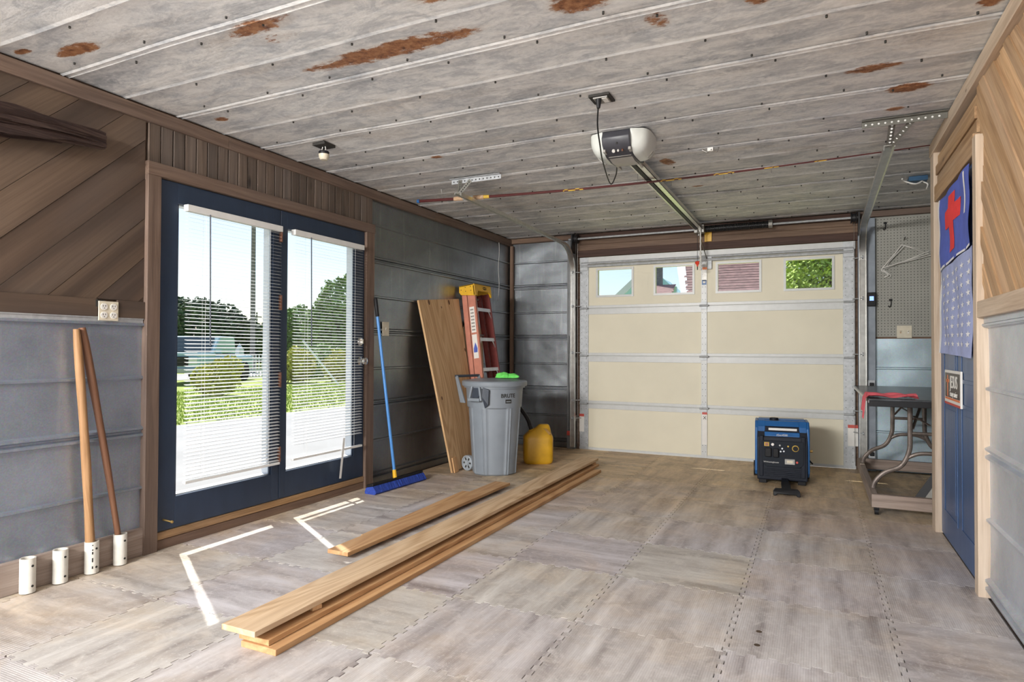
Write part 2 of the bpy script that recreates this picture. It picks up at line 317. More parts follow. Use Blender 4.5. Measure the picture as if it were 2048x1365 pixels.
# ------------------------------------------------------------------ mesh helpers
class MB:
    def __init__(s): s.v = []; s.f = []
    def add(s, vs, fs):
        b = len(s.v); s.v += [tuple(v) for v in vs]; s.f += [tuple(i+b for i in f) for f in fs]; return s
    def box(s, x0, x1, y0, y1, z0, z1):
        return s.add([(x0, y0, z0), (x1, y0, z0), (x1, y1, z0), (x0, y1, z0), (x0, y0, z1), (x1, y0, z1), (x1, y1, z1), (x0, y1, z1)],
                     [(0, 3, 2, 1), (4, 5, 6, 7), (0, 1, 5, 4), (1, 2, 6, 5), (2, 3, 7, 6), (3, 0, 4, 7)])
    def obox(s, M, sx, sy, sz):
        vs = [M @ Vector((a*sx/2, b*sy/2, c*sz/2)) for c in (-1, 1) for a, b in ((-1, -1), (1, -1), (1, 1), (-1, 1))]
        return s.add(vs, [(0, 3, 2, 1), (4, 5, 6, 7), (0, 1, 5, 4), (1, 2, 6, 5), (2, 3, 7, 6), (3, 0, 4, 7)])
    def bar(s, a, b, wd, th, up=(0, 0, 1)):
        a, b = Vector(a), Vector(b); d = (b-a); L = d.length; x = d.normalized(); z = Vector(up); z = (z-x*z.dot(x)).normalized(); y = z.cross(x)
        M = Matrix.Translation((a+b)/2) @ Matrix((x, y, z)).transposed().to_4x4()
        return s.obox(M, L, wd, th)
    def cyl(s, a, b, r, r2=None, n=14, cap=True):
        a, b = Vector(a), Vector(b); r2 = r if r2 is None else r2; d = (b-a).normalized(); q = d.to_track_quat('Z', 'Y')
        vs = [a+q@Vector((r*cos(2*pi*i/n), r*sin(2*pi*i/n), 0)) for i in range(n)]+[b+q@Vector((r2*cos(2*pi*i/n), r2*sin(2*pi*i/n), 0)) for i in range(n)]
        fs = [(i, (i+1) % n, n+(i+1) % n, n+i) for i in range(n)]
        if cap: fs += [tuple(range(n-1, -1, -1)), tuple(range(n, 2*n))]
        return s.add(vs, fs)
    def tube(s, pts, r, n=8, cap=True):
        P = [Vector(p) for p in pts]; vs = []; fs = []; R = r if isinstance(r, (list, tuple)) else [r]*len(P)
        up = None
        for i, p in enumerate(P):
            t = (P[min(i+1, len(P)-1)]-P[max(i-1, 0)]).normalized()
            if up is None: up = t.orthogonal().normalized()
            up = (up-t*up.dot(t)); up = up.normalized() if up.length > 1e-6 else t.orthogonal().normalized()
            w_ = t.cross(up)
            for k in range(n): a = 2*pi*k/n; vs.append(p+(up*cos(a)+w_*sin(a))*R[i])
        for i in range(len(P)-1):
            for k in range(n): fs.append((i*n+k, i*n+(k+1) % n, (i+1)*n+(k+1) % n, (i+1)*n+k))
        if cap: fs += [tuple(range(n-1, -1, -1)), tuple(range((len(P)-1)*n, len(P)*n))]
        return s.add(vs, fs)
    def lathe(s, prof, n=32, M=None):
        vs = []; fs = []; m = len(prof)
        for r, z in prof:
            for k in range(n): a = 2*pi*k/n; vs.append((r*cos(a), r*sin(a), z))
        for i in range(m-1):
            for k in range(n): fs.append((i*n+k, i*n+(k+1) % n, (i+1)*n+(k+1) % n, (i+1)*n+k))
        if prof[0][0] > 1e-5: fs.append(tuple(range(n-1, -1, -1)))
        if prof[-1][0] > 1e-5: fs.append(tuple(range((m-1)*n, m*n)))
        if M: vs = [M@Vector(v) for v in vs]
        return s.add(vs, fs)
    def prism(s, poly, vec):
        n = len(poly); P = [Vector(p) for p in poly]; vec = Vector(vec)
        return s.add(P+[p+vec for p in P], [tuple(range(n-1, -1, -1)), tuple(range(n, 2*n))]+[(i, (i+1) % n, n+(i+1) % n, n+i) for i in range(n)])
    def grid(s, fn, nu, nv):
        vs = [fn(i/nu, j/nv) for i in range(nu+1) for j in range(nv+1)]; k = nv+1
        return s.add(vs, [(i*k+j, (i+1)*k+j, (i+1)*k+j+1, i*k+j+1) for i in range(nu) for j in range(nv)])
    def sphere(s, c, r, n=14, m=8, sc=(1, 1, 1)):
        c = Vector(c); vs = [c+Vector((0, 0, -r*sc[2]))]; fs = []
        for j in range(1, m):
            t = -pi/2+pi*j/m
            for i in range(n): a = 2*pi*i/n; vs.append(c+Vector((r*sc[0]*cos(t)*cos(a), r*sc[1]*cos(t)*sin(a), r*sc[2]*sin(t))))
        vs.append(c+Vector((0, 0, r*sc[2]))); last = len(vs)-1
        for i in range(n): fs.append((0, 1+(i+1) % n, 1+i)); fs.append((last, last-n+i, last-n+(i+1) % n))
        for j in range(m-2):
            for i in range(n): a = 1+j*n; fs.append((a+i, a+(i+1) % n, a+n+(i+1) % n, a+n+i))
        return s.add(vs, fs)
    def mesh(s, name, smooth=False, fix=True, angle=35):
        me = bpy.data.meshes.new(name); me.from_pydata(s.v, [], s.f)
        if fix:
            bm = bmesh.new(); bm.from_mesh(me); bmesh.ops.recalc_face_normals(bm, faces=bm.faces); bm.to_mesh(me); bm.free()
        if smooth:
            me.polygons.foreach_set('use_smooth', [True]*len(me.polygons)); me.set_sharp_from_angle(angle=radians(angle))
        return me
    def build(s, name, mat, parent=None, smooth=False, bevel=0, M=None, fix=True, angle=35, seg=2):
        me = s.mesh(name, smooth, fix, angle); me.materials.append(mat)
        return link(name, me, parent, M, bevel, seg)
def link(name, me, parent=None, M=None, bevel=0, seg=2):
    o = bpy.data.objects.new(name, me); COL.objects.link(o); o.parent = parent
    if M is not None: o.matrix_basis = M
    if bevel:
        b = o.modifiers.new('bevel', 'BEVEL'); b.width = bevel; b.segments = seg; b.limit_method = 'ANGLE'; b.angle_limit = radians(40)
    return o
def tag(o, label=None, cat=None, group=None, kind=None):
    if label: o['label'] = label
    if cat: o['category'] = cat
    if group: o['group'] = group
    if kind: o['kind'] = kind
    return o
def thing(name, label, cat, loc=(0, 0, 0), rz=0, group=None, kind=None):
    o = bpy.data.objects.new(name, None); COL.objects.link(o); o.empty_display_size = .1
    o.location = loc; o.rotation_euler = (0, 0, rz); return tag(o, label, cat, group, kind)
def text(name, body, size, mat, parent, M, ext=.0006, align='CENTER', xs=1, fn=None, bold=0):
    cu = bpy.data.curves.new(name, 'FONT'); cu.body = body; cu.size = size; cu.extrude = ext; cu.offset = bold; cu.align_x = align; cu.align_y = 'CENTER'; cu.resolution_u = 3
    to = bpy.data.objects.new(name+'_curve', cu); COL.objects.link(to); bpy.context.view_layer.update()
    me = bpy.data.meshes.new_from_object(to.evaluated_get(bpy.context.evaluated_depsgraph_get())); bpy.data.objects.remove(to)
    for v in me.vertices:
        c = Vector((v.co.x*xs, v.co.y, v.co.z)); v.co = fn(c) if fn else c
    me.materials.clear(); me.materials.append(mat)
    return link(name, me, parent, M)
def frame(o, x, y, z):
    return Matrix.Translation(o) @ Matrix((Vector(x), Vector(y), Vector(z))).transposed().to_4x4()
def clip(poly, a, b, c):
    """keep the part of a 2-D polygon where a*x+b*y<=c"""
    out = []
    for i in range(len(poly)):
        p, q = poly[i], poly[(i+1) % len(poly)]; dp, dq = a*p[0]+b*p[1]-c, a*q[0]+b*q[1]-c
        if dp <= 0: out.append(p)
        if dp*dq < 0: t = dp/(dp-dq); out.append((p[0]+t*(q[0]-p[0]), p[1]+t*(q[1]-p[1])))
    return out
def cliprect(poly, x0, x1, y0, y1):
    for k in ((-1, 0, -x0), (1, 0, x1), (0, -1, -y0), (0, 1, y1)):
        if len(poly) < 3: return []
        poly = clip(poly, *k)
    return poly
_bx = {}
def board(name, mat, parent, a, b, wd, th, normal, bev=.0):
    """a straight plank from a to b, width wd across, th thick along normal (front face at a..b + th/2)"""
    a, b = Vector(a), Vector(b); x = (b-a); L = x.length; x.normalize(); n = Vector(normal).normalized(); y = n.cross(x)
    key = (mat.name, round(L, 4), round(wd, 4), round(th, 4))
    if key not in _bx:
        e = min(.0025, th*.15, wd*.1); p = [(-wd/2, -th/2), (wd/2, -th/2), (wd/2, th/2-e), (wd/2-e, th/2), (-wd/2+e, th/2), (-wd/2, th/2-e)]
        me = MB().prism([(-L/2, q[0], q[1]) for q in p], (L, 0, 0)).mesh(name); me.materials.append(mat); _bx[key] = me
    return link(name, _bx[key], parent, frame((a+b)/2, x, y, n))
def slab_poly(name, mat, parent, O, u, v, n, poly, th, ang=0):
    """polygon (in wall coords u,v) extruded th along n; local X turned by ang so grain follows it"""
    u, v, n = Vector(u), Vector(v), Vector(n)
    cx = sum(p[0] for p in poly)/len(poly); cy = sum(p[1] for p in poly)/len(poly)
    x = u*cos(ang)+v*sin(ang); y = -u*sin(ang)+v*cos(ang); o = Vector(O)+u*cx+v*cy
    loc = [((p[0]-cx)*cos(ang)+(p[1]-cy)*sin(ang), -(p[0]-cx)*sin(ang)+(p[1]-cy)*cos(ang), 0) for p in poly]
    if x.cross(y).dot(n) < 0: return MB().prism([(p[0], p[1], 0) for p in loc], (0, 0, -th)).build(name, mat, parent, M=frame(o, x, y, -n))
    return MB().prism(loc, (0, 0, th)).build(name, mat, parent, M=frame(o, x, y, n))

# ================================================================== THE SETTING
YR = -3.0                     # rear end of the garage, behind the camera
XA = 2.0; YP = 4.78           # alcove on the right beyond the door
# ---- floor of interlocking foam mats
floor = tag(MB().box(XL-.1, XR+.05, YR, YB+.08, -.06, -.0125).box(XR+.05, XA, YP-.02, YB+.08, -.06, -.0125).build('floor', CONC), 'floor of interlocking printed foam mats', 'floor', kind='structure')
PX, PY = .579, .587
def teeth(n=8, amp=.010):
    pts = []; k = 1/(2*n)
    for i in range(2*n):
        a = amp if i % 2 == 0 else -amp
        e = .006/2
        pts += [((i)*k+(.0 if i == 0 else .004), 0 if i == 0 and False else a), ((i+1)*k-.004*0-(.004), a)]
    return pts
T = teeth()
def tile_poly(px, py):
    f = T; P = []
    P += [(t*px, a) for t, a in f]                       # bottom: y = f
    P += [(px-a, t*py) for t, a in f]                    # right: x = px - f
    P += [(t*px, py+a) for t, a in reversed(f)]          # top
    P += [(-a, t*py) for t, a in reversed(f)]            # left
    return [((x-px/2)*.9935, (y-py/2)*.9935) for x, y in P]
TP = tile_poly(PX, PY)
tme = MB().prism([(x, y, -.012) for x, y in TP], (0, 0, .012)).mesh('floor_mat'); tme.materials.append(MAT_TILE)
rot_tiles = {}
for i in range(-4, 7):
    for j in range(-9, 10):
        cx, cy = -1.465+PX*(i+.5), 1.885+PY*(j+.5)
        if cx+PX/2 < XL or cy-PY/2 > YB or cy+PY/2 < YR: continue
        if cx-PX/2 > XR+.03 and cy+PY/2 < YP: continue
        if cx-PX/2 > XA: continue
        q = ((i*7+j*3+(i*j) % 3) % 2) if (i, j) not in ((0, 2), (0, 3)) else 0
        # printed streaks run along X for the lilac mats left of centre, mostly along Y elsewhere
        ang = 0 if (i in (0, 1) and j == 2) or (i < 0 and j % 2 == 0) or (i == 3 and j == 1) or q == 0 and i < 0 else pi/2
        x0, x1, y0, y1 = XL+.004, XR+.036, YR, YB-.004
        if cy-PY/2 >= YP-.3: x1 = XA-.01
        inside = cx-PX/2-.01 > x0 and cx+PX/2+.01 < x1 and cy+PY/2+.01 < y1
        if inside and abs(PX-PY) < .02 and not (cy-PY/2 < YP < cy+PY/2 and cx+PX/2 > XR):
            if ang: M = Matrix.Translation((cx, cy, 0)) @ Matrix.Rotation(ang, 4, 'Z') @ Matrix.Diagonal((PY/PX, PX/PY, 1, 1))
            else: M = Matrix.Translation((cx, cy, 0))
            link('floor_mat', tme, floor, M)
        else:
            poly = cliprect([(x+cx, y+cy) for x, y in TP], x0, x1, y0, y1)
            if len(poly) < 3: continue
            if cy-PY/2 < YP < cy+PY/2 and x1 < XA: pass
            slab_poly('floor_mat', MAT_TILE, floor, (0, 0, -.012), (1, 0, 0), (0, 1, 0), (0, 0, 1), poly, .012, ang)

for dpx in ((1518, 1264), (1514, 1291)):
    q = at(*dpx, 2, 0); MB().lathe([(0, .0003), (.011, .0003), (.0125, -.001)], 12, Matrix.Translation((q.x, q.y, .0004))).build('mat_dent', plain('dent_brown', (.07, .045, .025), .8), floor)
# ---- ceiling of lapped, ribbed roofing tin
ceiling = tag(MB().box(XL-.15, XR+.05, YR, YP, H+.016, H+.08).box(XL-.15, XA+.1, YP, YB+.15, H+.016, H+.08).build('ceiling', HOLE), 'ceiling of rusty ribbed roofing tin', 'ceiling', kind='structure')
PITCH = .609
scr = MB()
for k in range(-8, 9):
    y0 = 1.795+PITCH*k; y1 = y0+PITCH+.046
    if y0 > YB: continue
    xe = XR+.03 if y0 < YP-.35 else XA
    prof = [(0, .001), (.014, -.003), (.0155, .003), (.026, .003), (.042, -.0032), (.0435, .003), (.16, .002), (PITCH/2+.008, 0), (PITCH/2+.026, -.0028), (PITCH/2+.0275, .003), (.48, .002), (PITCH-.01, .0035), (PITCH+.04, .0045)]
    n = 26; vs = []; fs = []
    for i in range(n+1):
        x = XL+(xe-XL)*i/n
        for (yy, zz) in prof:
            wv = mnoise.noise(Vector((x*1.1+k*9, yy*2, k*3.1)))*.012
            dz = mnoise.noise(Vector((x*1.7, (y0+yy)*2.3, 3)))*.005 + .004
            vs.append((x, min(y0+yy+wv, YB-.001), H+zz+dz))
    m_ = len(prof)
    for i in range(n):
        for j in range(m_-1): fs.append((i*m_+j, (i+1)*m_+j, (i+1)*m_+j+1, i*m_+j+1))
    MB().add(vs, fs).build('roofing_sheet', TIN, ceiling, smooth=True, fix=False, angle=7)
    for q, yy in ((0, -.03), (1, .075), (2, PITCH/2+.05)):
        for i in range(9):
            x = XL+.25+i*.45+random.uniform(-.07, .07)+q*.15; y = y0+yy+random.uniform(-.008, .008)
            if x < xe-.05 and YR < y < YB-.05: scr.cyl((x, y, H-.002), (x, y, H+.012), .0048, n=7)
tag(scr.build('screw_heads', HOLE, ceiling), kind='stuff')

# ---- ribbed steel sheets on the walls
def steel(parent, O, u, n, L, z0, z1, mat, off=.0):
    """horizontal ribbed sheets from z0 to z1; double rib where two sheets lap, single rib in the middle"""
    O, u, n = Vector(O), Vector(u), Vector(n)
    bands = [-.545+.59*k+off for k in range(0, 7)]
    for k, zb in enumerate(bands):
        a, b = max(z0, zb), min(z1, zb+.59)
        if b-a < .02: continue
        pts = [(zb-.004, .003), (zb+.004, .021), (zb+.016, .021), (zb+.024, .003), (zb+.032, .003), (zb+.04, .021), (zb+.050, .021), (zb+.06, .002),
               (zb+.17, .0), (zb+.305, .001), (zb+.311, .016), (zb+.322, .016), (zb+.328, .001), (zb+.45, 0), (zb+.59, .002)]
        zs = [(a, .001)]+[(z, d) for z, d in pts if a < z < b]+[(b, .002)]
        nx = max(2, int(L/.16)); vs = []; fs = []
        for i in range(nx+1):
            for z, d in zs:
                p = O+u*(L*i/nx); buckle = mnoise.noise(Vector((p.x*2+p.y*2, z*4, k)))*.0022
                vs.append(p+n*(d+.004+buckle)+Vector((0, 0, z)))
        m_ = len(zs)
        for i in range(nx):
            for j in range(m_-1): fs.append((i*m_+j, (i+1)*m_+j, (i+1)*m_+j+1, i*m_+j+1))
        MB().add(vs, fs).build('steel_sheet', mat, parent, smooth=True, fix=False, angle=20)

# ---- left wall
OY0, OY1, OZ1 = 2.305, 4.085, 2.062
wl = tag(MB().box(-3.42, -3.285, YR, OY0, -.05, H+.016).box(-3.42, -3.285, OY1, YB+.15, -.05, H+.016).box(-3.42, -3.285, OY0, OY1, OZ1, H+.016).box(-3.42, -3.285, OY0, OY1, -.05, .02)
         .build('wall_left', W_HEAD2), 'left wall of brown boards and steel sheets around the glazed doors', 'wall', kind='structure')
steel(wl, (-3.283, YR, 0), (0, 1, 0), (1, 0, 0), 2.235-YR, .14, 1.268, GALV_N)
MB().box(-3.283, -3.262, YR, 2.23, 1.236, 1.268).box(-3.283, -3.256, YR, 2.23, 1.262, 1.268).build('steel_edge_strip', ZINC, wl)
steel(wl, (-3.283, 4.18, 0), (0, 1, 0), (1, 0, 0), YB-4.18, 0, 2.36, GALV)
board('bottom_board', W_FRAME, wl, (-3.267, YR, .073), (-3.267, 2.237, .073), .146, .034, (1, 0, 0))
board('rail_board', W_LEFT, wl, (-3.268, 1.0, 1.312), (-3.268, 1.983, 1.312), .09, .03, (1, 0, 0))
board('rail_board', W_LEFT, wl, (-3.268, YR, 1.312), (-3.268, .999, 1.312), .09, .03, (1, 0, 0))
board('rail_board', W_LEFT, wl, (-3.268, 2.088, 1.312), (-3.268, 2.236, 1.312), .09, .03, (1, 0, 0))
th = math.atan(.954)
for k in range(-6, 22):                        # diagonal boards
    z_at = 1.60+.2125*k
    lo = lambda y, z0: z0+.954*(y-2.235)
    strip = [(-3, lo(-3, z_at)), (2.3, lo(2.3, z_at)), (2.3, lo(2.3, z_at+.2095)), (-3, lo(-3, z_at+.2095))]
    poly = cliprect(strip, .3, 2.234, 1.358, 2.334)
    if len(poly) >= 3:
        slab_poly('diagonal_board', W_LEFT, wl, (-3.285, 0, 0), (0, 1, 0), (0, 0, 1), (1, 0, 0), poly, .018+random.uniform(0, .005), th)
MB().box(-3.285, -3.265, YR, .3, 1.358, 2.334).build('plain_boarding', W_LEFT, wl)
for (a, b) in ((YR, .6), (.602, 2.755), (2.757, 5.1), (5.102, YB-.002)):
    board('ceiling_trim', W_TRIM if a < 2.7 else W_TRIM, wl, (-3.265, a, 2.371), (-3.265, b, 2.371), .074, .042, (1, 0, 0))
y = 2.247
for k in range(26):                            # short vertical boards above the doors
    wd = .0745
    if y+wd > 4.19: wd = 4.186-y
    if wd < .02: break
    board('short_board', W_SHORT, wl, (-3.273+random.uniform(0, .003), y+wd/2, 2.123), (-3.273+random.uniform(0, .001), y+wd/2, 2.334), wd-.006, .022, (1, 0, 0)); y += wd
board('door_casing', W_TRIM, wl, (-3.262, 2.274, 0), (-3.262, 2.274, 2.049), .078, .046, (1, 0, 0))
board('door_casing', W_TRIM, wl, (-3.262, 4.134, 0), (-3.262, 4.134, 2.049), .100, .046, (1, 0, 0))
board('door_casing', W_TRIM, wl, (-3.260, 2.235, 2.086), (-3.260, 4.186, 2.086), .073, .05, (1, 0, 0))
board('sill_strip', W_SILL, wl, (-3.268, 2.316, .075), (-3.268, 4.082, .075), .040, .03, (1, 0, 0))
board('sill_board', W_HEAD2, wl, (-3.270, 2.316, .026), (-3.270, 4.082, .026), .052, .026, (1, 0, 0))
board('corner_post', W_HEAD2, wl, (-3.243, YB-.018, 0), (-3.243, YB-.018, 2.334), .036, .04, (0, -1, 0))

# ---- back wall
wb = tag(MB().box(-3.42, -2.40, 6.835, 6.95, -.05, H+.016).box(.335, XA+.1, 6.835, 6.95, -.05, H+.016).box(-2.40, .335, 6.835, 6.95, 2.17, H+.016)
         .build('wall_back', W_HEAD2), 'back wall around the garage door', 'wall', kind='structure')
steel(wb, (-3.26, 6.832, 0), (1, 0, 0), (0, -1, 0), .715, 0, 2.36, GALV)
steel(wb, (.50, 6.832, 0), (1, 0, 0), (0, -1, 0), XA-.50, 0, 1.24, GALV_B)
board('post', POSTG, wb, (-2.492, 6.80, 0), (-2.492, 6.80, 2.35), .10, .06, (0, -1, 0))
board('post', POSTB, wb, (.428, 6.80, 0), (.428, 6.80, 2.35), .142, .06, (0, -1, 0))
board('ceiling_trim', W_HEAD2, wb, (-3.26, 6.80, 2.387), (-2.44, 6.80, 2.387), .055, .05, (0, -1, 0))
board('ceiling_trim', W_TRIM, wb, (.36, 6.80, 2.388), (XA, 6.80, 2.388), .054, .05, (0, -1, 0))
for (z, wd, mt, y) in ((2.192, .074, W_HEAD, 6.805), (2.262, .064, W_HEAD2, 6.815), (2.323, .056, W_HEAD2, 6.817), (2.384, .062, W_HEAD, 6.812)):
    board('header_board', mt, wb, (-2.435, y, z), (.356, y, z), wd, .036, (0, -1, 0))
MB().box(-1.035, -.965, 6.775, 6.80, 2.235, 2.34).build('spring_block', YELCAP, wb)
peg = MB().box(.502, XA, 6.822, 6.834, 1.242, 2.36).build('pegboard', PEG, wb)
ph = MB()
for i in range(56):
    for j in range(43):
        x, z = .525+i*.0262, 1.262+j*.0262
        if z < 2.35: ph.cyl((x, 6.8215, z), (x, 6.824, z), .0042, n=6)
tag(ph.build('peg_holes', HOLE, wb), kind='stuff')

# ---- right wall
wr = tag(MB().box(.712, .80, YR, YP, -.05, H+.016).build('wall_right', W_HEAD2), 'right wall of honey boards over bright steel sheets', 'wall', kind='structure')
steel(wr, (.710, YR, 0), (0, 1, 0), (-1, 0, 0), 3.525-YR, 0, 1.262, GALV_R, off=-.012)
MB().box(.685, .71, YR, 3.515, 1.235, 1.262).box(.678, .71, YR, 3.515, 1.222, 1.232).build('steel_edge_strip', GALV_R, wr)
board('rail_board', W_RTRIM, wr, (.676, YR, 1.298), (.676, 3.520, 1.298), .075, .03, (-1, 0, 0))
d = 0; k = 0
rr = random.Random(11)
while d < 6.5:                                  # boards falling towards the camera at 45 degrees
    wd = rr.choice((.052, .06, .066, .085, .06, .11)); c0 = 2.34-3.585+.95-d*sqrt(2)      # z = y + c
    c1 = c0-wd*sqrt(2)+.004
    strip = [(-3.5, -3.5+c1), (4, 4+c1), (4, 4+c0), (-3.5, -3.5+c0)]
    poly = cliprect(strip, .2, 3.588, 1.337, 2.337)
    if len(poly) >= 3: slab_poly('chevron_board', W_RIGHT, wr, (.712, 0, 0), (0, 1, 0), (0, 0, 1), (-1, 0, 0), poly, .022+rr.uniform(0, .018), pi/4)
    d += wd
for k in range(1, 26):
    wd = .10; c1 = 2.34-3.585+.95+k*wd*sqrt(2); c0 = c1-wd*sqrt(2)+.004
    poly = cliprect([(-3.5, -3.5+c0), (4, 4+c0), (4, 4+c1), (-3.5, -3.5+c1)], .2, 3.588, 1.337, 2.337)
    if len(poly) >= 3: slab_poly('chevron_board', W_RIGHT, wr, (.712, 0, 0), (0, 1, 0), (0, 0, 1), (-1, 0, 0), poly, .022+rr.uniform(0, .018), pi/4)
MB().box(.69, .712, YR, .2, 1.337, 2.337).build('plain_boarding', W_RIGHT, wr)
for (z, wd, t) in ((2.078, .096, .05), (2.160, .062, .034), (2.224, .058, .042), (2.287, .06, .03)):
    board('over_door_board', W_RIGHT, wr, (.712-t/2, 3.592, z), (.712-t/2, 4.66, z), wd, t, (-1, 0, 0))
board('ceiling_trim', W_RTRIM, wr, (.682, 1.2, 2.376), (.682, YP, 2.376), .076, .058, (-1, 0, 0))
board('ceiling_trim', W_RTRIM, wr, (.682, YR, 2.376), (.682, 1.199, 2.376), .076, .058, (-1, 0, 0))
board('door_casing', W_RTRIM, wr, (.685, 3.554, 0), (.685, 3.554, 2.10), .072, .052, (-1, 0, 0))
board('door_casing', W_RTRIM, wr, (.685, 4.722, 0), (.685, 4.722, 2.338), .118, .052, (-1, 0, 0))
MB().box(.711, .8, YP, YP+.02, 0, H).build('wall_end_board', W_TRIM, wr)
wa = tag(MB().box(XA, XA+.1, YP-.02, YB+.1, -.05, H+.016).box(.80, XA, YP-.10, YP, -.05, H+.016).build('wall_alcove', POSTG), 'walls closing the alcove beyond the blue door', 'wall', kind='structure')
wre = tag(MB().box(-3.42, -3.20, YR-.12, YR, -.05, H+.016).box(.6, .80, YR-.12, YR, -.05, H+.016).box(-3.2, .6, YR-.12, YR, 2.38, H+.016).build('wall_rear', W_HEAD2), 'rear wall behind the viewer, its opening added to let light in', 'wall', kind='structure')  # wide opening invented so that light enters from behind

# ---- glazed french doors with navy paint
def leaf(name, label, y0, y1, g0, g1):
    d = thing(name, label, 'door', (-3.28, (y0+y1)/2, .1), kind='structure'); c = (y0+y1)/2
    X0, X1 = -.022, .020; zb, zt, gz0, gz1 = 0, 1.946, .175, 1.83
    MB().box(X0, X1, y0-c, g0-c, zb, zt).build('stile', NAVY, d, bevel=.002)
    MB().box(X0, X1, g1-c, y1-c, zb, zt).build('stile', NAVY, d, bevel=.002)
    MB().box(X0, X1, g0-c, g1-c, zb, gz0).build('rail', NAVY, d, bevel=.002)
    MB().box(X0, X1, g0-c, g1-c, gz1, zt).build('rail', NAVY, d, bevel=.002)
    MB().box(-.003, .001, g0-c, g1-c, gz0, gz1).build('glass_pane', GLASS, d)
    for (a, b, zz0, zz1) in ((g0-c, g0-c+.012, gz0, gz1), (g1-c-.012, g1-c, gz0, gz1)):
        MB().box(.001, .012, a, b, zz0, zz1).build('glazing_bead', NAVY, d)
    for (a, b, q0, q1) in ((g0-c, g0-c+.006, gz0, gz1), (g1-c-.006, g1-c, gz0, gz1), (g0-c+.006, g1-c-.006, gz0, gz0+.006), (g0-c+.006, g1-c-.006, gz1-.006, gz1)):
        MB().box(-.062, -.003, a, b, q0, q1).build('lite_frame', PAINTW, d)
    return d, c
d1, c1 = leaf('door_1', 'navy glazed door leaf nearer the tool handles', 2.317, 3.194, 2.428, 3.132)
d2, c2 = leaf('door_2', 'navy glazed door leaf with round knob', 3.200, 4.079, 3.256, 3.968)
for z in (1.78, 1.32, .80, .30):
    MB().cyl((.026, 3.197-c1, z-.05), (.026, 3.197-c1, z+.05), .008, n=8).box(.0202, .024, 3.183-c1, 3.193-c1, z-.05, z+.05).build('hinge', COPPER, d1)
MB().cyl((.018, 2.36-c1, .06), (.075, 2.372-c1, .052), .0055, n=8).sphere((.075, 2.372-c1, .052), .009, 8, 5).build('door_peg', BRASS, d1)
kb = Matrix.Translation((.02, 4.03-c2, .915)) @ Matrix.Rotation(pi/2, 4, 'Y')
MB().lathe([(.0, 0), (.032, 0), (.032, .006), (.012, .012), (.011, .03), (.022, .036), (.029, .048), (.027, .062), (.015, .070), (0, .071)], 20, kb).build('knob', CHROME, d2, smooth=True)
kb = Matrix.Translation((.02, 4.025-c2, 1.07)) @ Matrix.Rotation(pi/2, 4, 'Y')
MB().lathe([(0, 0), (.034, 0), (.034, .01), (.026, .018), (.012, .02), (0, .02)], 20, kb).box(.038, .055, 4.020-c2, 4.030-c2, 1.052, 1.088).build('deadbolt', CHROME, d2, smooth=True)

# ---- slatted blinds
SLAT = MB().box(-.0125, .0125, -.5, .5, -.0004, .0004).mesh('slat'); SLAT.materials.append(WHITEP)
def blind(label, y0, y1, zbot, missing, seed):
    r = random.Random(seed); t = thing('venetian_blind', label, 'blind', (-3.232, (y0+y1)/2, 1.925), group='blinds on the glazed doors'); L = y1-y0
    MB().box(-.02, .018, -L/2-.004, L/2+.004, -.034, .004).build('headrail', WHITEP, t, bevel=.002)
    z = -.045; zend = zbot-1.925
    while z > zend+.018:
        if not (missing and missing[0] < z+1.925 < missing[1]):
            M = Matrix.Translation((0, r.uniform(-.002, .002), z)) @ Matrix.Rotation(radians(11+r.uniform(-1.2, 1.2)), 4, 'Y') @ Matrix.Rotation(r.uniform(-.0012, .0012), 4, 'X') @ Matrix.Diagonal((1, L-.006, 1, 1))
            link('slat', SLAT, t, M)
        z -= .0213
    MB().box(-.013, .013, -L/2, L/2, zend-.008, zend+.008).build('bottom_rail', WHITEP, t, bevel=.003)
    for yy in (-L*.33, .0+L*.36):
        for xx in (-.0135, .0135): MB().cyl((xx, yy, -.03), (xx, yy, zend), .0007, n=5).build('ladder_cord', WHITEP, t)
    MB().cyl((.02, -L*.30, -.03), (.024, -L*.30+.006, -.80), .0042, n=8).build('tilt_wand', DKBLUEP, t)
    return t
b1 = blind('white slatted blind on the left glazed leaf, slats all in place', 2.462, 3.168, .348, None, 3)
b2 = blind('white slatted blind with broken lower slats by the door knob', 3.288, 4.020, .352, (.385, .445), 5)
link('broken_slat', SLAT, b2, Matrix.Translation((.022, .12, .29-1.925)) @ Matrix.Rotation(radians(82), 4, 'X') @ Matrix.Rotation(pi/2, 4, 'Y') @ Matrix.Diagonal((.9, .30, 1, 1)))

# ---- blue panelled door on the right wall
d3 = thing('door_3', 'slate blue panelled door hung with two flags', 'door', (.705, 4.10, .01), kind='structure')
MB().box(-.012, .006, -.505, .56, 0, 2.02).build('door_slab', BLUE, d3)
for (ya, yb) in ((-.40, -.06), (.08, .44)):
    for (za, zb) in ((.16, .80), (.95, 1.52), (1.60, 1.90)):
        MB().box(-.016, -.012, ya-.02, yb+.02, za-.02, za).box(-.016, -.012, ya-.02, yb+.02, zb, zb+.02).box(-.016, -.012, ya-.02, ya, za, zb).box(-.016, -.012, yb, yb+.02, za, zb).build('panel_moulding', BLUE, d3, bevel=.0015)
        MB().box(-.0145, -.012, ya+.035, yb-.035, za+.035, zb-.035).build('raised_panel', BLUE, d3, bevel=.002)

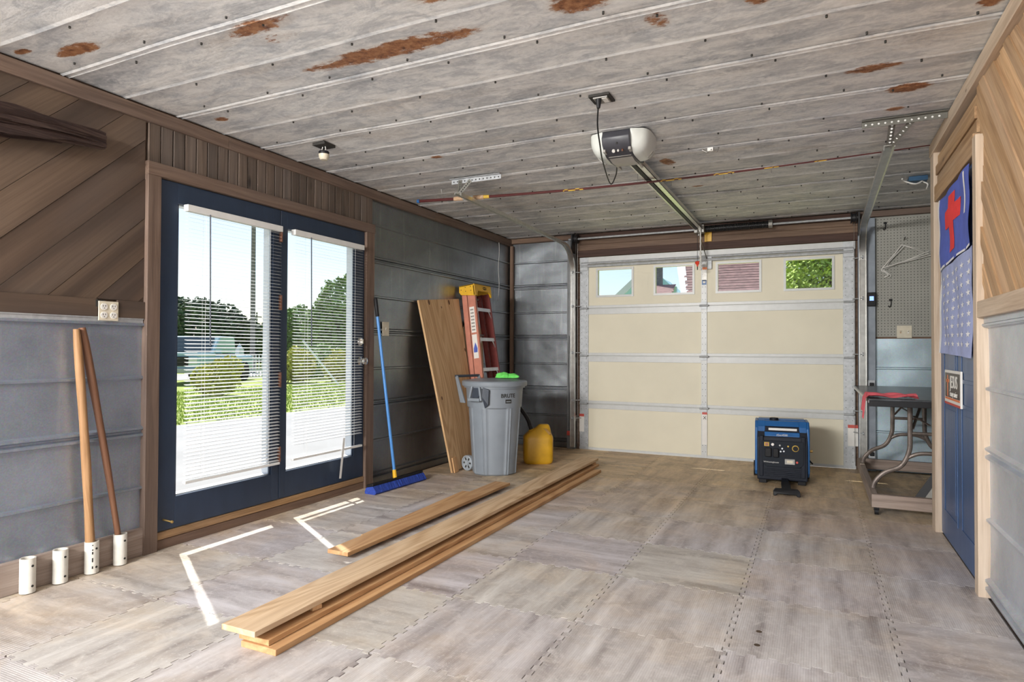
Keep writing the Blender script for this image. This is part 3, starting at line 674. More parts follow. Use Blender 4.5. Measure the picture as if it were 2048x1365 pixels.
# ---- sectional garage door
d4 = thing('door_4', 'cream sectional garage door with four small windows', 'door', (-1.04, 6.815, 0), kind='structure')
GX0, GX1 = -2.405+1.04, .338+1.04
wins = [(-2.213, -1.787), (-1.570, -1.141), (-.930, -.489), (-.286, .162)]; WZ0, WZ1 = 1.698, 2.021
SE = [.0, .512, 1.046, 1.575, 2.155]
for k in range(4):
    z0, z1 = SE[k]+.004, SE[k+1]-.004
    p = MB()
    if k < 3: p.box(GX0+.004, GX1-.004, 0, .045, z0, z1)
    else:
        xs = [GX0+.004]+[a+1.04 for wn_ in wins for a in (wn_[0]+.02, wn_[1]-.02)]+[GX1-.004]
        for i in range(0, len(xs), 2): p.box(xs[i], xs[i+1], 0, .045, z0, z1)
        for a, b in wins: p.box(a+1.06, b+1.02, 0, .045, z0, WZ0+.02); p.box(a+1.06, b+1.02, 0, .045, WZ1-.02, z1)
    sec = p.build('door_section', CREAM, d4)
    if k: MB().box(GX0+.004, GX1-.004, .012, .040, z0-.02, z0+.012).build('section_joint', WHITE_STEEL, sec)
    # painted steel edges of each section
    if k > 0: MB().box(GX0+.05, GX1-.05, -.006, 0, z0, z0+.030).build('section_edge', WHITE_STEEL, sec, bevel=.002)
    if k < 3: MB().box(GX0+.05, GX1-.05, -.009, 0, z1-.062 if k else z1-.05, z1).build('section_edge', WHITE_STEEL, sec, bevel=.002)
    else: MB().box(GX0, GX1, -.012, .0, z1-.075, z1).build('section_edge', WHITE_STEEL, sec, bevel=.002)
    for cx, wd in ((GX0+.055, .10), (-.005, .058), (GX1-.055, .10)):
        st = MB().box(cx-wd/2, cx+wd/2, -.014, 0, z0, z1-.0).build('end_stile' if wd > .08 else 'centre_stile', ZINC if wd > .08 else WHITE_STEEL, sec, bevel=.0015)
        hb = MB()
        for q in range(7):
            for sx in (-.28, .28): hb.cyl((cx+sx*wd, -.0146, z0+.06+q*.065), (cx+sx*wd, -.0139, z0+.06+q*.065), .0035, n=6)
        tag(hb.build('punched_holes', HOLE, st), kind='stuff')
        if k < 3:
            MB().box(cx-.03, cx+.03, -.026, -.014, z1-.035, z1+.045).cyl((cx-.045, -.028, z1+.004), (cx+.045, -.028, z1+.004), .011, n=10).build('hinge', ZINC, sec)
        elif wd > .08:
            MB().box(cx-.045, cx+.045, -.03, -.014, z1-.15, z1-.075).build('top_bracket', ZINC, sec, bevel=.002)
    if k == 3:
        for a, b in wins:
            a += 1.04; b += 1.04; fw = .022
            wf = MB().box(a, b, -.012, -.0, WZ0, WZ0+fw).box(a, b, -.012, 0, WZ1-fw, WZ1).box(a, a+fw, -.012, 0, WZ0+fw, WZ1-fw).box(b-fw, b, -.012, 0, WZ0+fw, WZ1-fw).build('window_frame', WHITE_STEEL, sec)
            MB().box(a+fw, b-fw, .012, .016, WZ0+fw, WZ1-fw).build('glass_pane', GLASS, sec)
        for zc, r in ((2.05, .016), (2.083, .012)): MB().cyl((GX0+.02, -.022, zc), (GX1-.02, -.022, zc), r, n=10).build('top_strut', ZINC, sec, smooth=True)
MB().box(GX0, GX1, -.010, .03, -.0, .026).build('bottom_seal', WHITE_STEEL, d4)
for (px, py, wd, hh, mat, nm) in ((1163, 846, .055, .20, LABELW, 'warning_label'), (1706, 872, .085, .20, LABELW, 'warning_label'), (1409, 857, .05, .34, LABELW, 'warning_label'), (1409, 548, .045, .14, STEEL_D, 'spring_label'), (1408, 565, .045, .05, GENB, 'brand_label')):
    c = at(px, py, 1, 6.79); lx = c.x+1.04
    lb = MB().box(lx-wd/2, lx+wd/2, -.0158, -.0142, c.z-hh/2, c.z+hh/2).build(nm, mat, d4)
    if mat is LABELW: MB().box(lx-wd/2, lx+wd/2, -.0166, -.0158, c.z+hh/2-.03, c.z+hh/2).build('label_header', LABELR, lb)
    if mat is LABELW and hh > .3: text('label_pictogram', 'X', .05, HOLE, lb, frame((lx, -.0162, c.z+hh/2-.065), (1, 0, 0), (0, 0, 1), (0, -1, 0)))
    if mat is STEEL_D: MB().box(lx-wd/2, lx+wd/2, -.0166, -.0158, c.z+hh/2-.025, c.z+hh/2).build('label_header', LABELO, lb)
    if mat is GENB: MB().box(lx-.012, lx+.012, -.0166, -.0158, c.z-.008, c.z+.012).build('label_mark', LABELW, lb)
MB().box(.03, .075, -.03, -.013, 1.95, 2.08).build('operator_bracket', ZINC, d4, bevel=.003)

# ================================================================== OVERHEAD HARDWARE
# ---- garage door tracks
def track(X, side, label, yn, zn, bx0, bx1, by):
    t = thing('door_track', label, 'track', (X, 6.70, 0), group='overhead door tracks')
    R = .30; zt = 2.25; pts = [(0, 0, .03), (0, 0, zt-R)]
    for i in range(1, 9): a = pi/2*i/8; pts.append((0, -R+R*cos(a), zt-R+R*sin(a)))
    pts.append((0, yn-6.70, zn))
    def chan(mb, pts):
        # C-shaped channel swept along the path (profile in x / outward)
        prof = [(-.026, -.012), (-.026, .012), (.022, .015), (.026, .004), (.030, .004), (.030, .018), (-.030, .018), (-.030, -.012)]
        prof = [(side*a, b) for a, b in prof]; vs = []; fs = []; m_ = len(prof)
        for i, p in enumerate(pts):
            p = Vector(p); q = Vector(pts[min(i+1, len(pts)-1)])-Vector(pts[max(0, i-1)]); q.normalize(); nrm = Vector((0, q.z, -q.y))
            for a, b in prof: vs.append(p+Vector((a, 0, 0))+nrm*b)
        for i in range(len(pts)-1):
            for k in range(m_): fs.append((i*m_+k, i*m_+(k+1) % m_, (i+1)*m_+(k+1) % m_, (i+1)*m_+k))
        return mb.add(vs, fs+[tuple(range(m_)), tuple(range((len(pts)-1)*m_, len(pts)*m_))])
    chan(MB(), pts[:2]).build('vertical_rail', TRACKM, t)
    chan(MB(), pts[1:]).build('horizontal_rail', TRACKM, t, smooth=True, angle=50)
    for z in (.35, 1.0, 1.65): MB().box(-.03, .03, .018, .07, z-.03, z+.03).build('wall_bracket', STEEL_D, t)
    MB().box(-.012*side, .035*side, .02, .068, .02, 1.95).build('track_angle', STEEL_D, t)
    # perforated angle hung from the ceiling
    h = MB().box(bx0-X, bx1-X, by-6.70, by-6.70+.003, H-.036, H-.001).box(bx0-X, bx1-X, by-6.70-.03, by-6.70, H-.004, H-.001).build('ceiling_angle', DKSTEEL if side > 0 else ZINC, t)
    a = Vector((.0, by-6.70, H-.02)); b = Vector((.0, yn-6.70+.02, zn+.01)); c = Vector((.09 if side < 0 else .10, by-6.70, H-.02))
    MB().bar(a+Vector((0, 0, .01)), b, .034, .003, (0, 1, .2)).build('hanger_strap', DKSTEEL, t)
    MB().bar(c, b, .030, .003, (0, 1, .2)).build('hanger_brace', DKSTEEL, t)
    hm = MB()
    for i in range(int((bx1-bx0)/.032)):
        x = bx0-X+.02+i*.032; hm.cyl((x, by-6.70-.0006, H-.02), (x, by-6.70, H-.02), .0055, n=8)
    for i in range(1, 7): p = a.lerp(b, i/7.5); hm.cyl(p+Vector((0, -.0028, 0)), p+Vector((0, -.002, 0)), .006, n=8); p = c.lerp(b, i/7.5); hm.cyl(p+Vector((0, -.0028, 0)), p+Vector((0, -.002, 0)), .006, n=8)
    tag(hm.build('punched_holes', WHITEP if side > 0 else HOLE, t), kind='stuff')
    for z in (.35, .55, 1.08, 1.60, 1.98):
        MB().cyl((0, -.002, z), (-side*.075, .075, z), .005, n=8).cyl((-.006, -.002, z), (.006, -.002, z), .016, n=12).build('roller', ZINC, t)
    return t
track(-2.452, -1, 'left galvanised garage door track curving up to the ceiling', 4.17, 2.285, -2.53, -2.105, 4.208)
track(.392, 1, 'right galvanised garage door track beside the pegboard', 4.30, 2.300, .24, .650, 4.126)

# ---- torsion shaft
t = thing('torsion_shaft', 'torsion shaft with black spring above the garage door', 'door spring', (-1.04, 6.70, 2.352))
MB().cyl((-1.46, 0, -.004), (1.40, 0, .0), .0115, n=12).build('shaft', ZINC, t, smooth=True)
sp = [(-.02+.645*i/700, .030*cos(i*2*pi/14), .030*sin(i*2*pi/14)) for i in range(0, 701)]
MB().tube(sp, .0062, 5).cyl((-.02, 0, 0), (.625, 0, 0), .0275, n=16).build('spring', BLACKM, t, smooth=True)
MB().lathe([(.012, 0), (.04, 0), (.04, .035), (.012, .04)], 18, Matrix.Translation((.625, 0, 0)) @ Matrix.Rotation(pi/2, 4, 'Y')).build('winding_cone', STEEL_D, t)
MB().lathe([(.012, 0), (.04, 0), (.04, .035), (.012, .04)], 18, Matrix.Translation((-.06, 0, 0)) @ Matrix.Rotation(pi/2, 4, 'Y')).build('stationary_cone', STEEL_D, t)
MB().box(-.05, -.02, .01, .068, -.06, .06).build('centre_bracket', STEEL_D, t)
for x in (-1.40, 1.335):
    MB().lathe([(.012, 0), (.052, 0), (.052, .006), (.040, .012), (.040, .04), (.056, .046), (.056, .052), (.012, .052)], 22, Matrix.Translation((x, 0, 0)) @ Matrix.Rotation(pi/2, 4, 'Y')).build('cable_drum', BLACKM, t, smooth=True)
    MB().box(x+(.06 if x > 0 else -.02), x+(.075 if x > 0 else -.005), -.04, .08, -.16, .045).build('end_bearing_plate', BLACKM, t)
    MB().cyl((x+.03, -.03 if False else .045, -.02), (x+.03, .07, -2.28), .0018, n=5).build('lift_cable', STEEL_D, t)

# ---- opener
OPX, OPY = -1.065, 3.63
t = thing('garage_door_opener', 'ceiling garage door opener with white side lenses and steel rail', 'door opener', (OPX, OPY, H))
def arc_body(w0, w1, bulge, mat, name, z0=-.004, rear=.36):
    prof = [(0.02, z0), (.0, -.045), (.012, -.085), (.05, -.118), (.11, -.138), (.19, -.146), (.28, -.14), (rear, -.12), (rear, z0)]
    return MB().prism([(w0, a, b) for a, b in prof], (w1-w0, 0, 0)).build(name, mat, t, smooth=True, bevel=.006, angle=50)
arc_body(-.085, .085, 0, OPENK, 'front_cover')
MB().prism([(-.07, .10, -.136), (-.07, .19, -.149), (-.07, .29, -.143), (-.07, .362, -.123), (-.07, .362, -.10), (-.07, .1, -.12)], (.14, 0, 0)).build('belly_panel', OPENG, t, smooth=True)
for s_ in (-1, 1):
    def lens(u, v):
        # rounded wing: u along y, v around
        y = .02+.33*u; e = sqrt(max(0, 1-(2*u-1)**4)); a = pi/2*v
        return (s_*(.085+.10*e*sin(a)**.8), y, -.004-(.128*e+.006)*cos(a)**.75 if v < 1 else -.004)
    MB().grid(lens, 14, 10).build('light_lens', OPENW, t, smooth=True, angle=60)
    for q in range(2):
        a_, b_ = Vector(lens(.60+.16*q, .30)), Vector(lens(.60+.16*q, .62)); o_ = Vector((s_*.003, 0, -.003)); MB().bar(a_+o_, b_+o_, .012, .006, (s_*.7, 0, -.7)).build('lens_slot', OPENG, t)
for s_ in (-1, 1): MB().bar((s_*.077, .03, -.115), (s_*.070, .37, -.137), .014, .016).build('side_rib', OPENG, t)
for x, r, mt in ((-.022, .010, LABELW), (.006, .006, LABELW), (.032, .006, COPPER)):
    MB().cyl((x, .045, -.115), (x, .040, -.122), r, n=12).build('button', mt, t)
MB().cyl((.008, .010, -.083), (.008, .004, -.087), .005, n=8).build('antenna_jack', HOLE, t)
RZ = -.062
MB().box(-.004, .036, .30, 3.02, RZ-.018, RZ-.014).box(-.004, -.001, .30, 3.02, RZ-.018, RZ+.016).box(.033, .036, .30, 3.02, RZ-.018, RZ+.016).build('rail', TRACKM, t)
MB().box(-.034, -.008, .34, 3.02, RZ-.02, RZ-.012).build('drive_belt', BLACK, t)
MB().box(-.046, -.036, .32, 3.02, RZ-.022, RZ+.012).build('rail_flange', TRACKM, t)
MB().box(-.05, .05, 2.98, 3.07, RZ-.05, RZ+.03).build('header_bracket', STEEL_D, t, bevel=.004)
MB().bar((0.0, 2.90, RZ-.02), (.05, 3.16, -.36), .025, .004, (1, 0, 0)).build('door_arm', STEEL_D, t)
cx, cy = -1.0-OPX, 3.165-OPY
cord = [(cx, cy, -.085), (cx+.002, cy+.01, -.2), (cx-.012, cy+.12, -.235), (cx-.03, cy+.32, -.20)]
def bez(P, n=16):
    out = []
    P = [Vector(p) for p in P]; Q = [P[0]]+P+[P[-1]]
    for i in range(1, len(Q)-2):
        for k in range(n):
            t_ = k/n; a, b, c, d_ = Q[i-1], Q[i], Q[i+1], Q[i+2]
            out.append(.5*((2*b)+(-a+c)*t_+(2*a-5*b+4*c-d_)*t_**2+(-a+3*b-3*c+d_)*t_**3))
    return out+[P[-1]]
def wpt(px, py, ax, v, o=(0, 0, 0)): return at(px, py, ax, v)-Vector(o)
O3 = (OPX, OPY, H)
cp = [wpt(1197, 207, 2, 2.385, O3), wpt(1195, 250, 1, 3.25, O3), wpt(1200, 290, 1, 3.45, O3), wpt(1206, 325, 1, 3.75, O3), wpt(1221, 368, 1, 4.40, O3), wpt(1232, 350, 1, 4.2, O3), wpt(1234, 330, 1, 4.0, O3), wpt(1236, 318, 1, 3.93, O3)]
MB().tube(bez(cp, 10), .0042, 7).build('power_cord', BLACK, t, smooth=True)
MB().cyl(cp[0]+Vector((0, 0, .018)), cp[0]+Vector((0, 0, -.025)), .016, .009, n=10).build('plug', BLACK, t)

t = thing('ceiling_outlet', 'square ceiling outlet with the opener plug in it', 'outlet', (-1.0, 3.165, H))
MB().box(-.055, .055, -.055, .055, -.006, .004).build('box_rim', HOLE, t); MB().box(-.035, .04, -.04, .04, -.012, -.006).build('receptacle', STEEL_D, t)
MB().box(.008, .034, -.03, .03, -.0135, -.012).build('socket_face', LABELW, t)

t = thing('lamp_socket', 'bare ceramic lamp socket hanging below a dark ceiling box', 'lamp socket', at(648, 290, 2, H))
MB().box(-.05, .05, -.05, .05, -.012, .004).build('ceiling_box', HOLE, t)
MB().tube([(-.01, 0, -.01), (-.02, .004, -.03), (.0, .0, -.05)], .003, 6).tube([(.01, 0, -.01), (.018, -.004, -.03), (.006, .0, -.05)], .003, 6).build('wires', LABELW, t)
MB().lathe([(.012, -.062), (.03, -.062), (.034, -.048), (.030, -.042), (.012, -.040)], 18).build('socket_cap', BLACK, t)
MB().lathe([(.0, -.098), (.022, -.097), (.030, -.085), (.034, -.062), (.02, -.060)], 18).build('porcelain_body', IVORY, t, smooth=True)

t = thing('ceiling_wire_stub', 'small twist of wire sticking out of the tin beside the opener rail', 'wire', at(1420, 297, 2, H))
MB().tube([(-.05, 0, -.004), (-.02, .01, -.02), (.01, -.01, -.012), (.04, .01, -.022), (.055, -.01, -.004)], .006, 6).build('bent_wire', STEEL_D, t); MB().box(-.015, .02, -.012, .012, -.02, .002).build('clip', LABELW, t)
pb = at(1835, 356, 2, H)
t = thing('junction_box', 'blue ceiling box trailing white cable beside the blue door', 'junction box', pb)
MB().box(-.06, .06, -.05, .05, -.03, .004).build('box', plain('blue_box', (.03, .10, .2), .5), t)
MB().tube(bez([(.03, -.02, -.03), (-.02, -.05, -.055), (-.09, -.06, -.03), (-.11, -.10, -.02)], 6), .006, 6).tube(bez([(.03, 0, -.03), (.06, -.03, -.06), (.05, -.05, -.10)], 6), .005, 6).build('cable', LABELW, t, smooth=True)

# ---- release cords
t = thing('release_cord', 'thin black cord with a red release knob above the door', 'pull cord', (-1.078, 6.60, 2.36))
MB().cyl((0, 0, -.03), (0, 0, -.36), .0025, n=6).build('cord', BLACK, t)
MB().lathe([(0, -.405), (.008, -.40), (.01, -.385), (.02, -.375), (.026, -.362), (.02, -.350), (0, -.345)], 14).build('knob', REDH, t, smooth=True); MB().cyl((0, 0, -.40), (0, 0, -.435), .005, n=6).build('tail', BLACK, t)
t = thing('pull_rope', 'knotted white rope hanging from the end of the opener rail', 'rope', (-1.046, 6.585, 2.38))
rp = [(.001*sin(i*1.3), 0, -.02-.44*i/40) for i in range(41)]
MB().tube(rp, [.0062 if i < 24 else .0105+.004*sin(i*2.1) for i in range(41)], 8).build('rope', ROPE, t, smooth=True)

# ---- fishing rod slung under the tin
A, B = at(835, 403, 2, 2.335), at(1865, 290, 2, 2.395)
B = Vector((.645, B.y, 2.395)) if B.x > .65 else B
t = thing('fishing_rod', 'long maroon surf fishing rod with cork grip hung under the ceiling', 'fishing rod', A)
Dv = B-A; L = Dv.length; Mx = frame((0, 0, 0), Dv.normalized(), Vector((0, 0, 1)).cross(Dv.normalized()).normalized(), Dv.normalized().cross(Vector((0, 0, 1)).cross(Dv.normalized()).normalized()))
def sag(u): return -.045*sin(pi*u)*(1 if u < .98 else 1)
def rodpt(u): return (u*L, 0, sag(u))
def rseg(name, mat, u0, u1, r0, r1, n=10):
    k = max(2, int((u1-u0)*40)); return MB().tube([rodpt(u0+(u1-u0)*i/k) for i in range(k+1)], [r0+(r1-r0)*i/k for i in range(k+1)], n).build(name, mat, t, smooth=True, M=Mx)
rseg('blank', RODM, 0, 1, .0125, .0035)
rseg('butt_cap', GENB, 0, .006, .015, .015)
rseg('cork_grip', CORK, .093, .115, .017, .018); rseg('cork_grip', CORK, .140, .165, .018, .017)
rseg('reel_seat', ZINC, .115, .140, .0155, .0155); rseg('winding', RODY, .165, .178, .014, .013)
for u0, u1 in ((.345, .388), (.545, .585), (.645, .682), (.735, .76), (.82, .84)):
    rseg('winding', RODY, u0, u1, .0125-.009*u0, .0125-.009*u1)
    c = Mx@Vector(rodpt((u0+u1)/2)); rg = .022*(1-.6*u0)
    MB().tube([c+Vector((0, rg*cos(a*pi/6), -.012-rg+rg*sin(a*pi/6))) for a in range(13)], .0016, 5).build('line_guide', STEEL_D, t)
MB().tube([Mx@Vector(rodpt(.06))+Vector((0, 0, .01)), Mx@Vector(rodpt(.06))+Vector((0, .012, .05)), Vector((Mx@Vector(rodpt(.06))).to_tuple()[:2]+(H-A.z,))], .002, 5).tube([Mx@Vector(rodpt(.5))+Vector((0, 0, .01)), Mx@Vector(rodpt(.5))+Vector((0, 0, H-A.z-(Mx@Vector(rodpt(.5))).z))], .002, 5).build('hanging_hook', STEEL_D, t)

# ================================================================== LEFT WALL THINGS
nums = ['empty white pipe holder at the far left of the bottom board', 'empty white pipe holder second from the left', 'white pipe holder with printed marks holding the thicker handle', 'white pipe holder nearest the door holding the slim handle']
for k, (yy, zz) in enumerate(((1.668, .0), (1.806, .0), (1.950, .0), (2.092, .0))):
    t = thing('pipe_holder', nums[k], 'tool holder', (-3.218, yy, .0), group='pipe tool holders on the bottom board')
    MB().lathe([(.026, .004), (.031, .004), (.031, .158), (.026, .158), (.026, .004)], 24).build('pipe', PVC, t, smooth=True)
    for z in (.035, .125): MB().cyl((.0305, .004, z), (.0325, .004, z), .0055, n=8).build('screw', HOLE, t)
    MB().box(-.036, -.029, -.012, .012, .02, .14).build('mount', PVC, t)
    if k == 2:
        for q, (z, h_) in enumerate(((.03, .012), (.062, .02), (.10, .012), (.118, .006), (.142, .004))): MB().box(.0285, .0295, -.016, -.010, z, z+h_).build('printed_mark', HOLE, t)
def handle(name, label, a, b, r0, r1, mat, flat=1):
    t = Vector(b)-Vector(a); L = t.length; x = t.normalized(); y = x.orthogonal().normalized(); M = frame(a, x, y, x.cross(y))
    n = 14; k = 16
    prof = [(r0+(r1-r0)*i/k)*(1+.05*sin(i*1.1)) for i in range(k+1)]
    pts = [(L*i/k, .006*sin(pi*i/k), 0) for i in range(k+1)]; prof[-1] *= .8
    return tag(MB().tube(pts, prof, n).build(name, mat, None, smooth=True, M=M, angle=50), label, 'tool handle', 'tool handles in the pipe holders')
handle('wooden_handle', 'thick straw-coloured wooden handle leaning on the steel sheets', (-3.218, 1.95, .004), (-3.225, 1.868, 1.200), .021, .0185, W_HANDLE)
handle('wooden_handle', 'slim red-brown wooden handle crossing beside the thicker one', (-3.218, 2.104, .004), (-3.238, 1.902, 1.208), .013, .020, W_HANDLE2)
# driftwood
def drift(label, pts, rr, name='driftwood', mat=W_DRIFT):
    P = bez(pts, 14); n = 44; vs = []; fs = []
    for i, p in enumerate(P):
        u = i/(len(P)-1); R = rr[0]+(rr[1]-rr[0])*u
        for k in range(n):
            a = 2*pi*k/n; q = Vector((cos(a), .2*sin(a), sin(a)))
            e = 1+.35*mnoise.noise(Vector((cos(a)*2.4, sin(a)*2.4, u*1.8)))+.75*mnoise.noise(Vector((cos(a)*6, sin(a)*6, u*2.2)))-.5*abs(mnoise.noise(Vector((cos(a)*11, sin(a)*11, u*4))))
            ax = p+Vector((cos(a)*R*e*.55, 0, sin(a)*R*e)); vs.append((max(ax.x, -3.258), ax.y, ax.z))
    for i in range(len(P)-1):
        for k in range(n): fs.append((i*n+k, i*n+(k+1) % n, (i+1)*n+(k+1) % n, (i+1)*n+k))
    c = Vector(P[len(P)//2]); M = frame(c, (0, 1, 0), (0, 0, 1), (1, 0, 0)); Mi = M.inverted()
    fs += [tuple(range(n)), tuple(range((len(P)-1)*n, len(P)*n))]
    return tag(MB().add([Mi@Vector(v) for v in vs], fs).build(name, mat, None, smooth=True, M=M, angle=28), label, 'driftwood')
drift('dark weathered driftwood log on the diagonal boards', [(-3.205, 1.05, 2.07), (-3.20, 1.40, 2.10), (-3.205, 1.75, 2.135), (-3.215, 1.985, 2.142)], (.085, .034))
drift('thin dark driftwood sliver along the lower edge of the log', [(-3.235, 1.15, 1.99), (-3.235, 1.45, 2.035), (-3.238, 1.72, 2.082), (-3.24, 1.80, 2.092)], (.02, .008))
def plate(name, label, cat, O, u, n, wd, hh, kind):
    O, u, n = Vector(O), Vector(u), Vector(n); t = thing(name, label, cat, O); t.matrix_basis = frame(O, u, n.cross(u) if n.cross(u).z > 0 else -n.cross(u), n if n.cross(u).z > 0 else n)
    # local: x along wall, y up, z out of the wall
    t.matrix_basis = frame(O, u, (0, 0, 1), u.cross(Vector((0, 0, 1))))
    s_ = 1 if u.cross(Vector((0, 0, 1))).dot(n) > 0 else -1
    MB().box(-wd/2, wd/2, -hh/2, hh/2, 0, .006*s_).build('plate', IVORY, t, bevel=.0015)
    if kind == 'quad':
        for x in (-wd*.24, wd*.24):
            for y in (-hh*.22, hh*.22):
                r = MB().cyl((x, y, .006*s_), (x, y, .0085*s_), .017, n=16).build('receptacle', LABELW, t)
                for dx in (-.006, .006): MB().box(x+dx-.0012, x+dx+.0012, y-.001, y+.008, .0085*s_, .0092*s_).build('slot', HOLE, r)
                MB().cyl((x, y-.008, .0085*s_), (x, y-.008, .0092*s_), .0025, n=8).build('ground_hole', HOLE, r)
        MB().box(-wd/2-.012, -wd*.16, hh*.2, hh/2+.006, -.0, -.002*s_+.001*s_).build('box_gap', HOLE, t)
    else:
        for x in ([0] if kind == 'single' else [-wd*.25, wd*.25]):
            MB().box(x-.006, x+.006, -.013, .013, .006*s_, .0075*s_).build('toggle_slot', CORK if x < 0 else LABELW, t)
            MB().prism([(x-.004, -.004, .0075*s_), (x+.004, -.004, .0075*s_), (x+.004, .006, .017*s_), (x-.004, .006, .017*s_)], (0, .005, .0)).build('toggle', IVORY, t)
    return t
plate('outlet', 'four-socket ivory outlet on the rail board by the driftwood wall', 'outlet', (-3.252, 2.036, 1.297), (0, 1, 0), (1, 0, 0), .10, .098, 'quad')
MB_ = plate('light_switch', 'ivory light switch on the steel wall behind the broom', 'switch', (-3.262, 4.363, 1.280), (0, 1, 0), (1, 0, 0), .088, .118, 'single')
plate('light_switch', 'ivory double light switch at the foot of the pegboard', 'switch', (.732, 6.818, 1.288), (1, 0, 0), (0, -1, 0), .118, .114, 'double')
st_ = [(-3.255, 6.46+.01*sin(i*.5), 2.34-.62*i/20) for i in range(21)]+[(-3.25, 6.45, 1.70), (-3.25, 6.43, 1.66)]
tag(MB().tube(st_, .0022, 5).build('hanging_string', ROPE), 'thin pale string hanging down the corner of the steel wall', 'string')

# ================================================================== RIGHT SIDE THINGS
t = thing('door_console', 'black wall console with a lit blue screen on the grey post', 'wall control', (.466, 6.768, 1.59))
MB().box(-.036, .036, -.02, 0, -.065, .065).build('case', BLACK, t, bevel=.006); MB().box(-.016, .018, -.022, -.02, -.012, .028).build('screen', LED, t)
for x in (-.012, .012): MB().cyl((x, -.02, -.04), (x, -.023, -.04), .006, n=10).build('button', GENP, t)
for (z, lb) in ((.80, 'small grey sensor box on the post above the folding table'), (.16, 'small sensor low on the grey post near the floor')):
    t = thing('door_sensor', lb, 'sensor', (.462, 6.768, z)); MB().box(-.03, .03, -.012, 0, -.04, .04).build('backplate', ZINC, t, bevel=.002); MB().box(-.015, .02, -.035, -.012, -.018, .018).build('sensor_head', BLACK, t, bevel=.004)
t = thing('door_sensor', 'small red safety sensor low on the left door post', 'sensor', (-2.512, 6.768, .17)); MB().box(-.02, .02, -.03, 0, -.02, .03).build('sensor_head', LABELR, t, bevel=.004); MB().tube([(0, -.005, .03), (.005, -.006, .3), (-.01, -.006, .7), (0, -.006, 1.1)], .0025, 5).build('wire', BLACK, t)
for (px, py, lb) in ((1770, 452, 'dark peg hook near the top left of the pegboard'), (1781, 606, 'small dark peg hook in the middle of the pegboard')):
    p = at(px, py, 1, 6.822); t = thing('peg_hook', lb, 'hook', p)
    MB().tube([(0, 0, .03), (0, -.012, .032), (.004, -.014, 0), (0, -.016, -.03), (-.012, -.03, -.042), (-.02, -.045, -.03)], .004, 6).build('hook', BLACK, t, smooth=True); MB().box(-.012, .014, -.006, 0, .015, .035).build('hook_plate', BLACK, t)
# wire hangers hooked on one peg
def hanger(label, y, rot, base):
    t = thing('wire_hanger', label, 'hanger', (base[0], y, base[1]), group='wire hangers on the pegboard'); t.rotation_euler = (0, rot, 0)
    tri = [(.0, 0, 0), (.205, 0, .095), (.215, 0, .085), (.20, 0, .065)] # drawn as a closed loop, hook at one side corner
    a, b, c = Vector((0, 0, -.01)), Vector((.155, 0, .195)), Vector((.36, 0, .105))
    MB().tube([a, b, c, a.lerp(c, .02)], .0042, 7).build('wire_loop', LABELW, t)
    MB().tube(bez([a, a+Vector((-.006, 0, -.02)), a+Vector((.03, 0, -.045)), a+Vector((.045, 0, -.07)), a+Vector((.015, 0, -.085))], 5), .0036, 6).build('hook', LABELW, t, smooth=True)
    return t
hanger('front white wire hanger turned sideways on the pegboard', 6.765, radians(0), (.555, 1.885))
hanger('middle white wire hanger, slightly turned, on the pegboard', 6.785, radians(4), (.568, 1.895))
hanger('rear white wire hanger, most turned, nearest the pegboard', 6.802, radians(-5), (.575, 1.88))
p = at(1808, 480, 1, 6.822)
t = thing('peg_hook', 'long peg hook carrying the wire hangers', 'hook', p); MB().cyl((0, 0, 0), (0, -.09, .01), .004, n=7).build('arm', BLACK, t)

# flags on the blue door
def flag(name, label, y0, y1, zf0, zf1, ztl, ztr, zbl, zbr, mat, amp, seed):
    # u: 0 far (left in photo) .. 1 near ; v: 0 bottom .. 1 top ; local x away from the door
    O = Vector((.683, y0, zbl)); t = thing(name, label, 'flag', O)
    def surf(u, v):
        y = (y1-y0)*u; zt = ztl+(ztr-ztl)*u; zb = zbl+(zbr-zbl)*u; z = zb+(zt-zb)*v
        x = -.006-amp*abs(sin(u*7+seed+v*1.5))*.8-amp*.5*sin(v*5+u*3+seed)**2
        return Vector((max(-.05, x), y, z-zbl))
    vs = MB().grid(surf, 16, 24); k = len(vs.v)
    back = [(v[0]+.0012, v[1], v[2]) for v in vs.v]; nf = list(vs.f); vs.add(back, [tuple(reversed(f)) for f in nf])
    vs.build('cloth', mat, t, smooth=True, fix=False, angle=80)
    return t, surf
def patch(t, surf, name, mat, u0, u1, v0, v1, off=.0012, nu=6, nv=8):
    MB().grid(lambda a, b: surf(u0+(u1-u0)*a, v0+(v1-v0)*b)-Vector((off, 0, 0)), nu, nv).build(name, mat, t, smooth=True, fix=False, angle=80)
fy0, fy1 = 4.52, 3.70
t, sf = flag('flag', 'blue flag with a red cross pinned to the door', fy0, fy1-.0, 0, 0, 2.005, 2.015, 1.585, 1.62, FLAGB, .012, .4)
patch(t, sf, 'white_edge', FLAGW, 0, .045, 0, 1); patch(t, sf, 'white_hem', FLAGW, .0, 1, 0, .03); patch(t, sf, 'white_edge', FLAGW, .86, .90, .45, .97)
patch(t, sf, 'red_cross_upright', FLAGR, .36, .56, .14, .90, .0018); patch(t, sf, 'red_cross_arm', FLAGR, .22, .72, .50, .74, .0024)
t, sf = flag('flag', 'faded blue flag covered in white stars, hung below the other', fy0+.0, fy1-.03, 0, 0, 1.575, 1.615, 1.10, 1.075, FLAGF, .011, 1.7)
patch(t, sf, 'white_edge', FLAGW, 0, .05, .0, 1)
sm = MB()
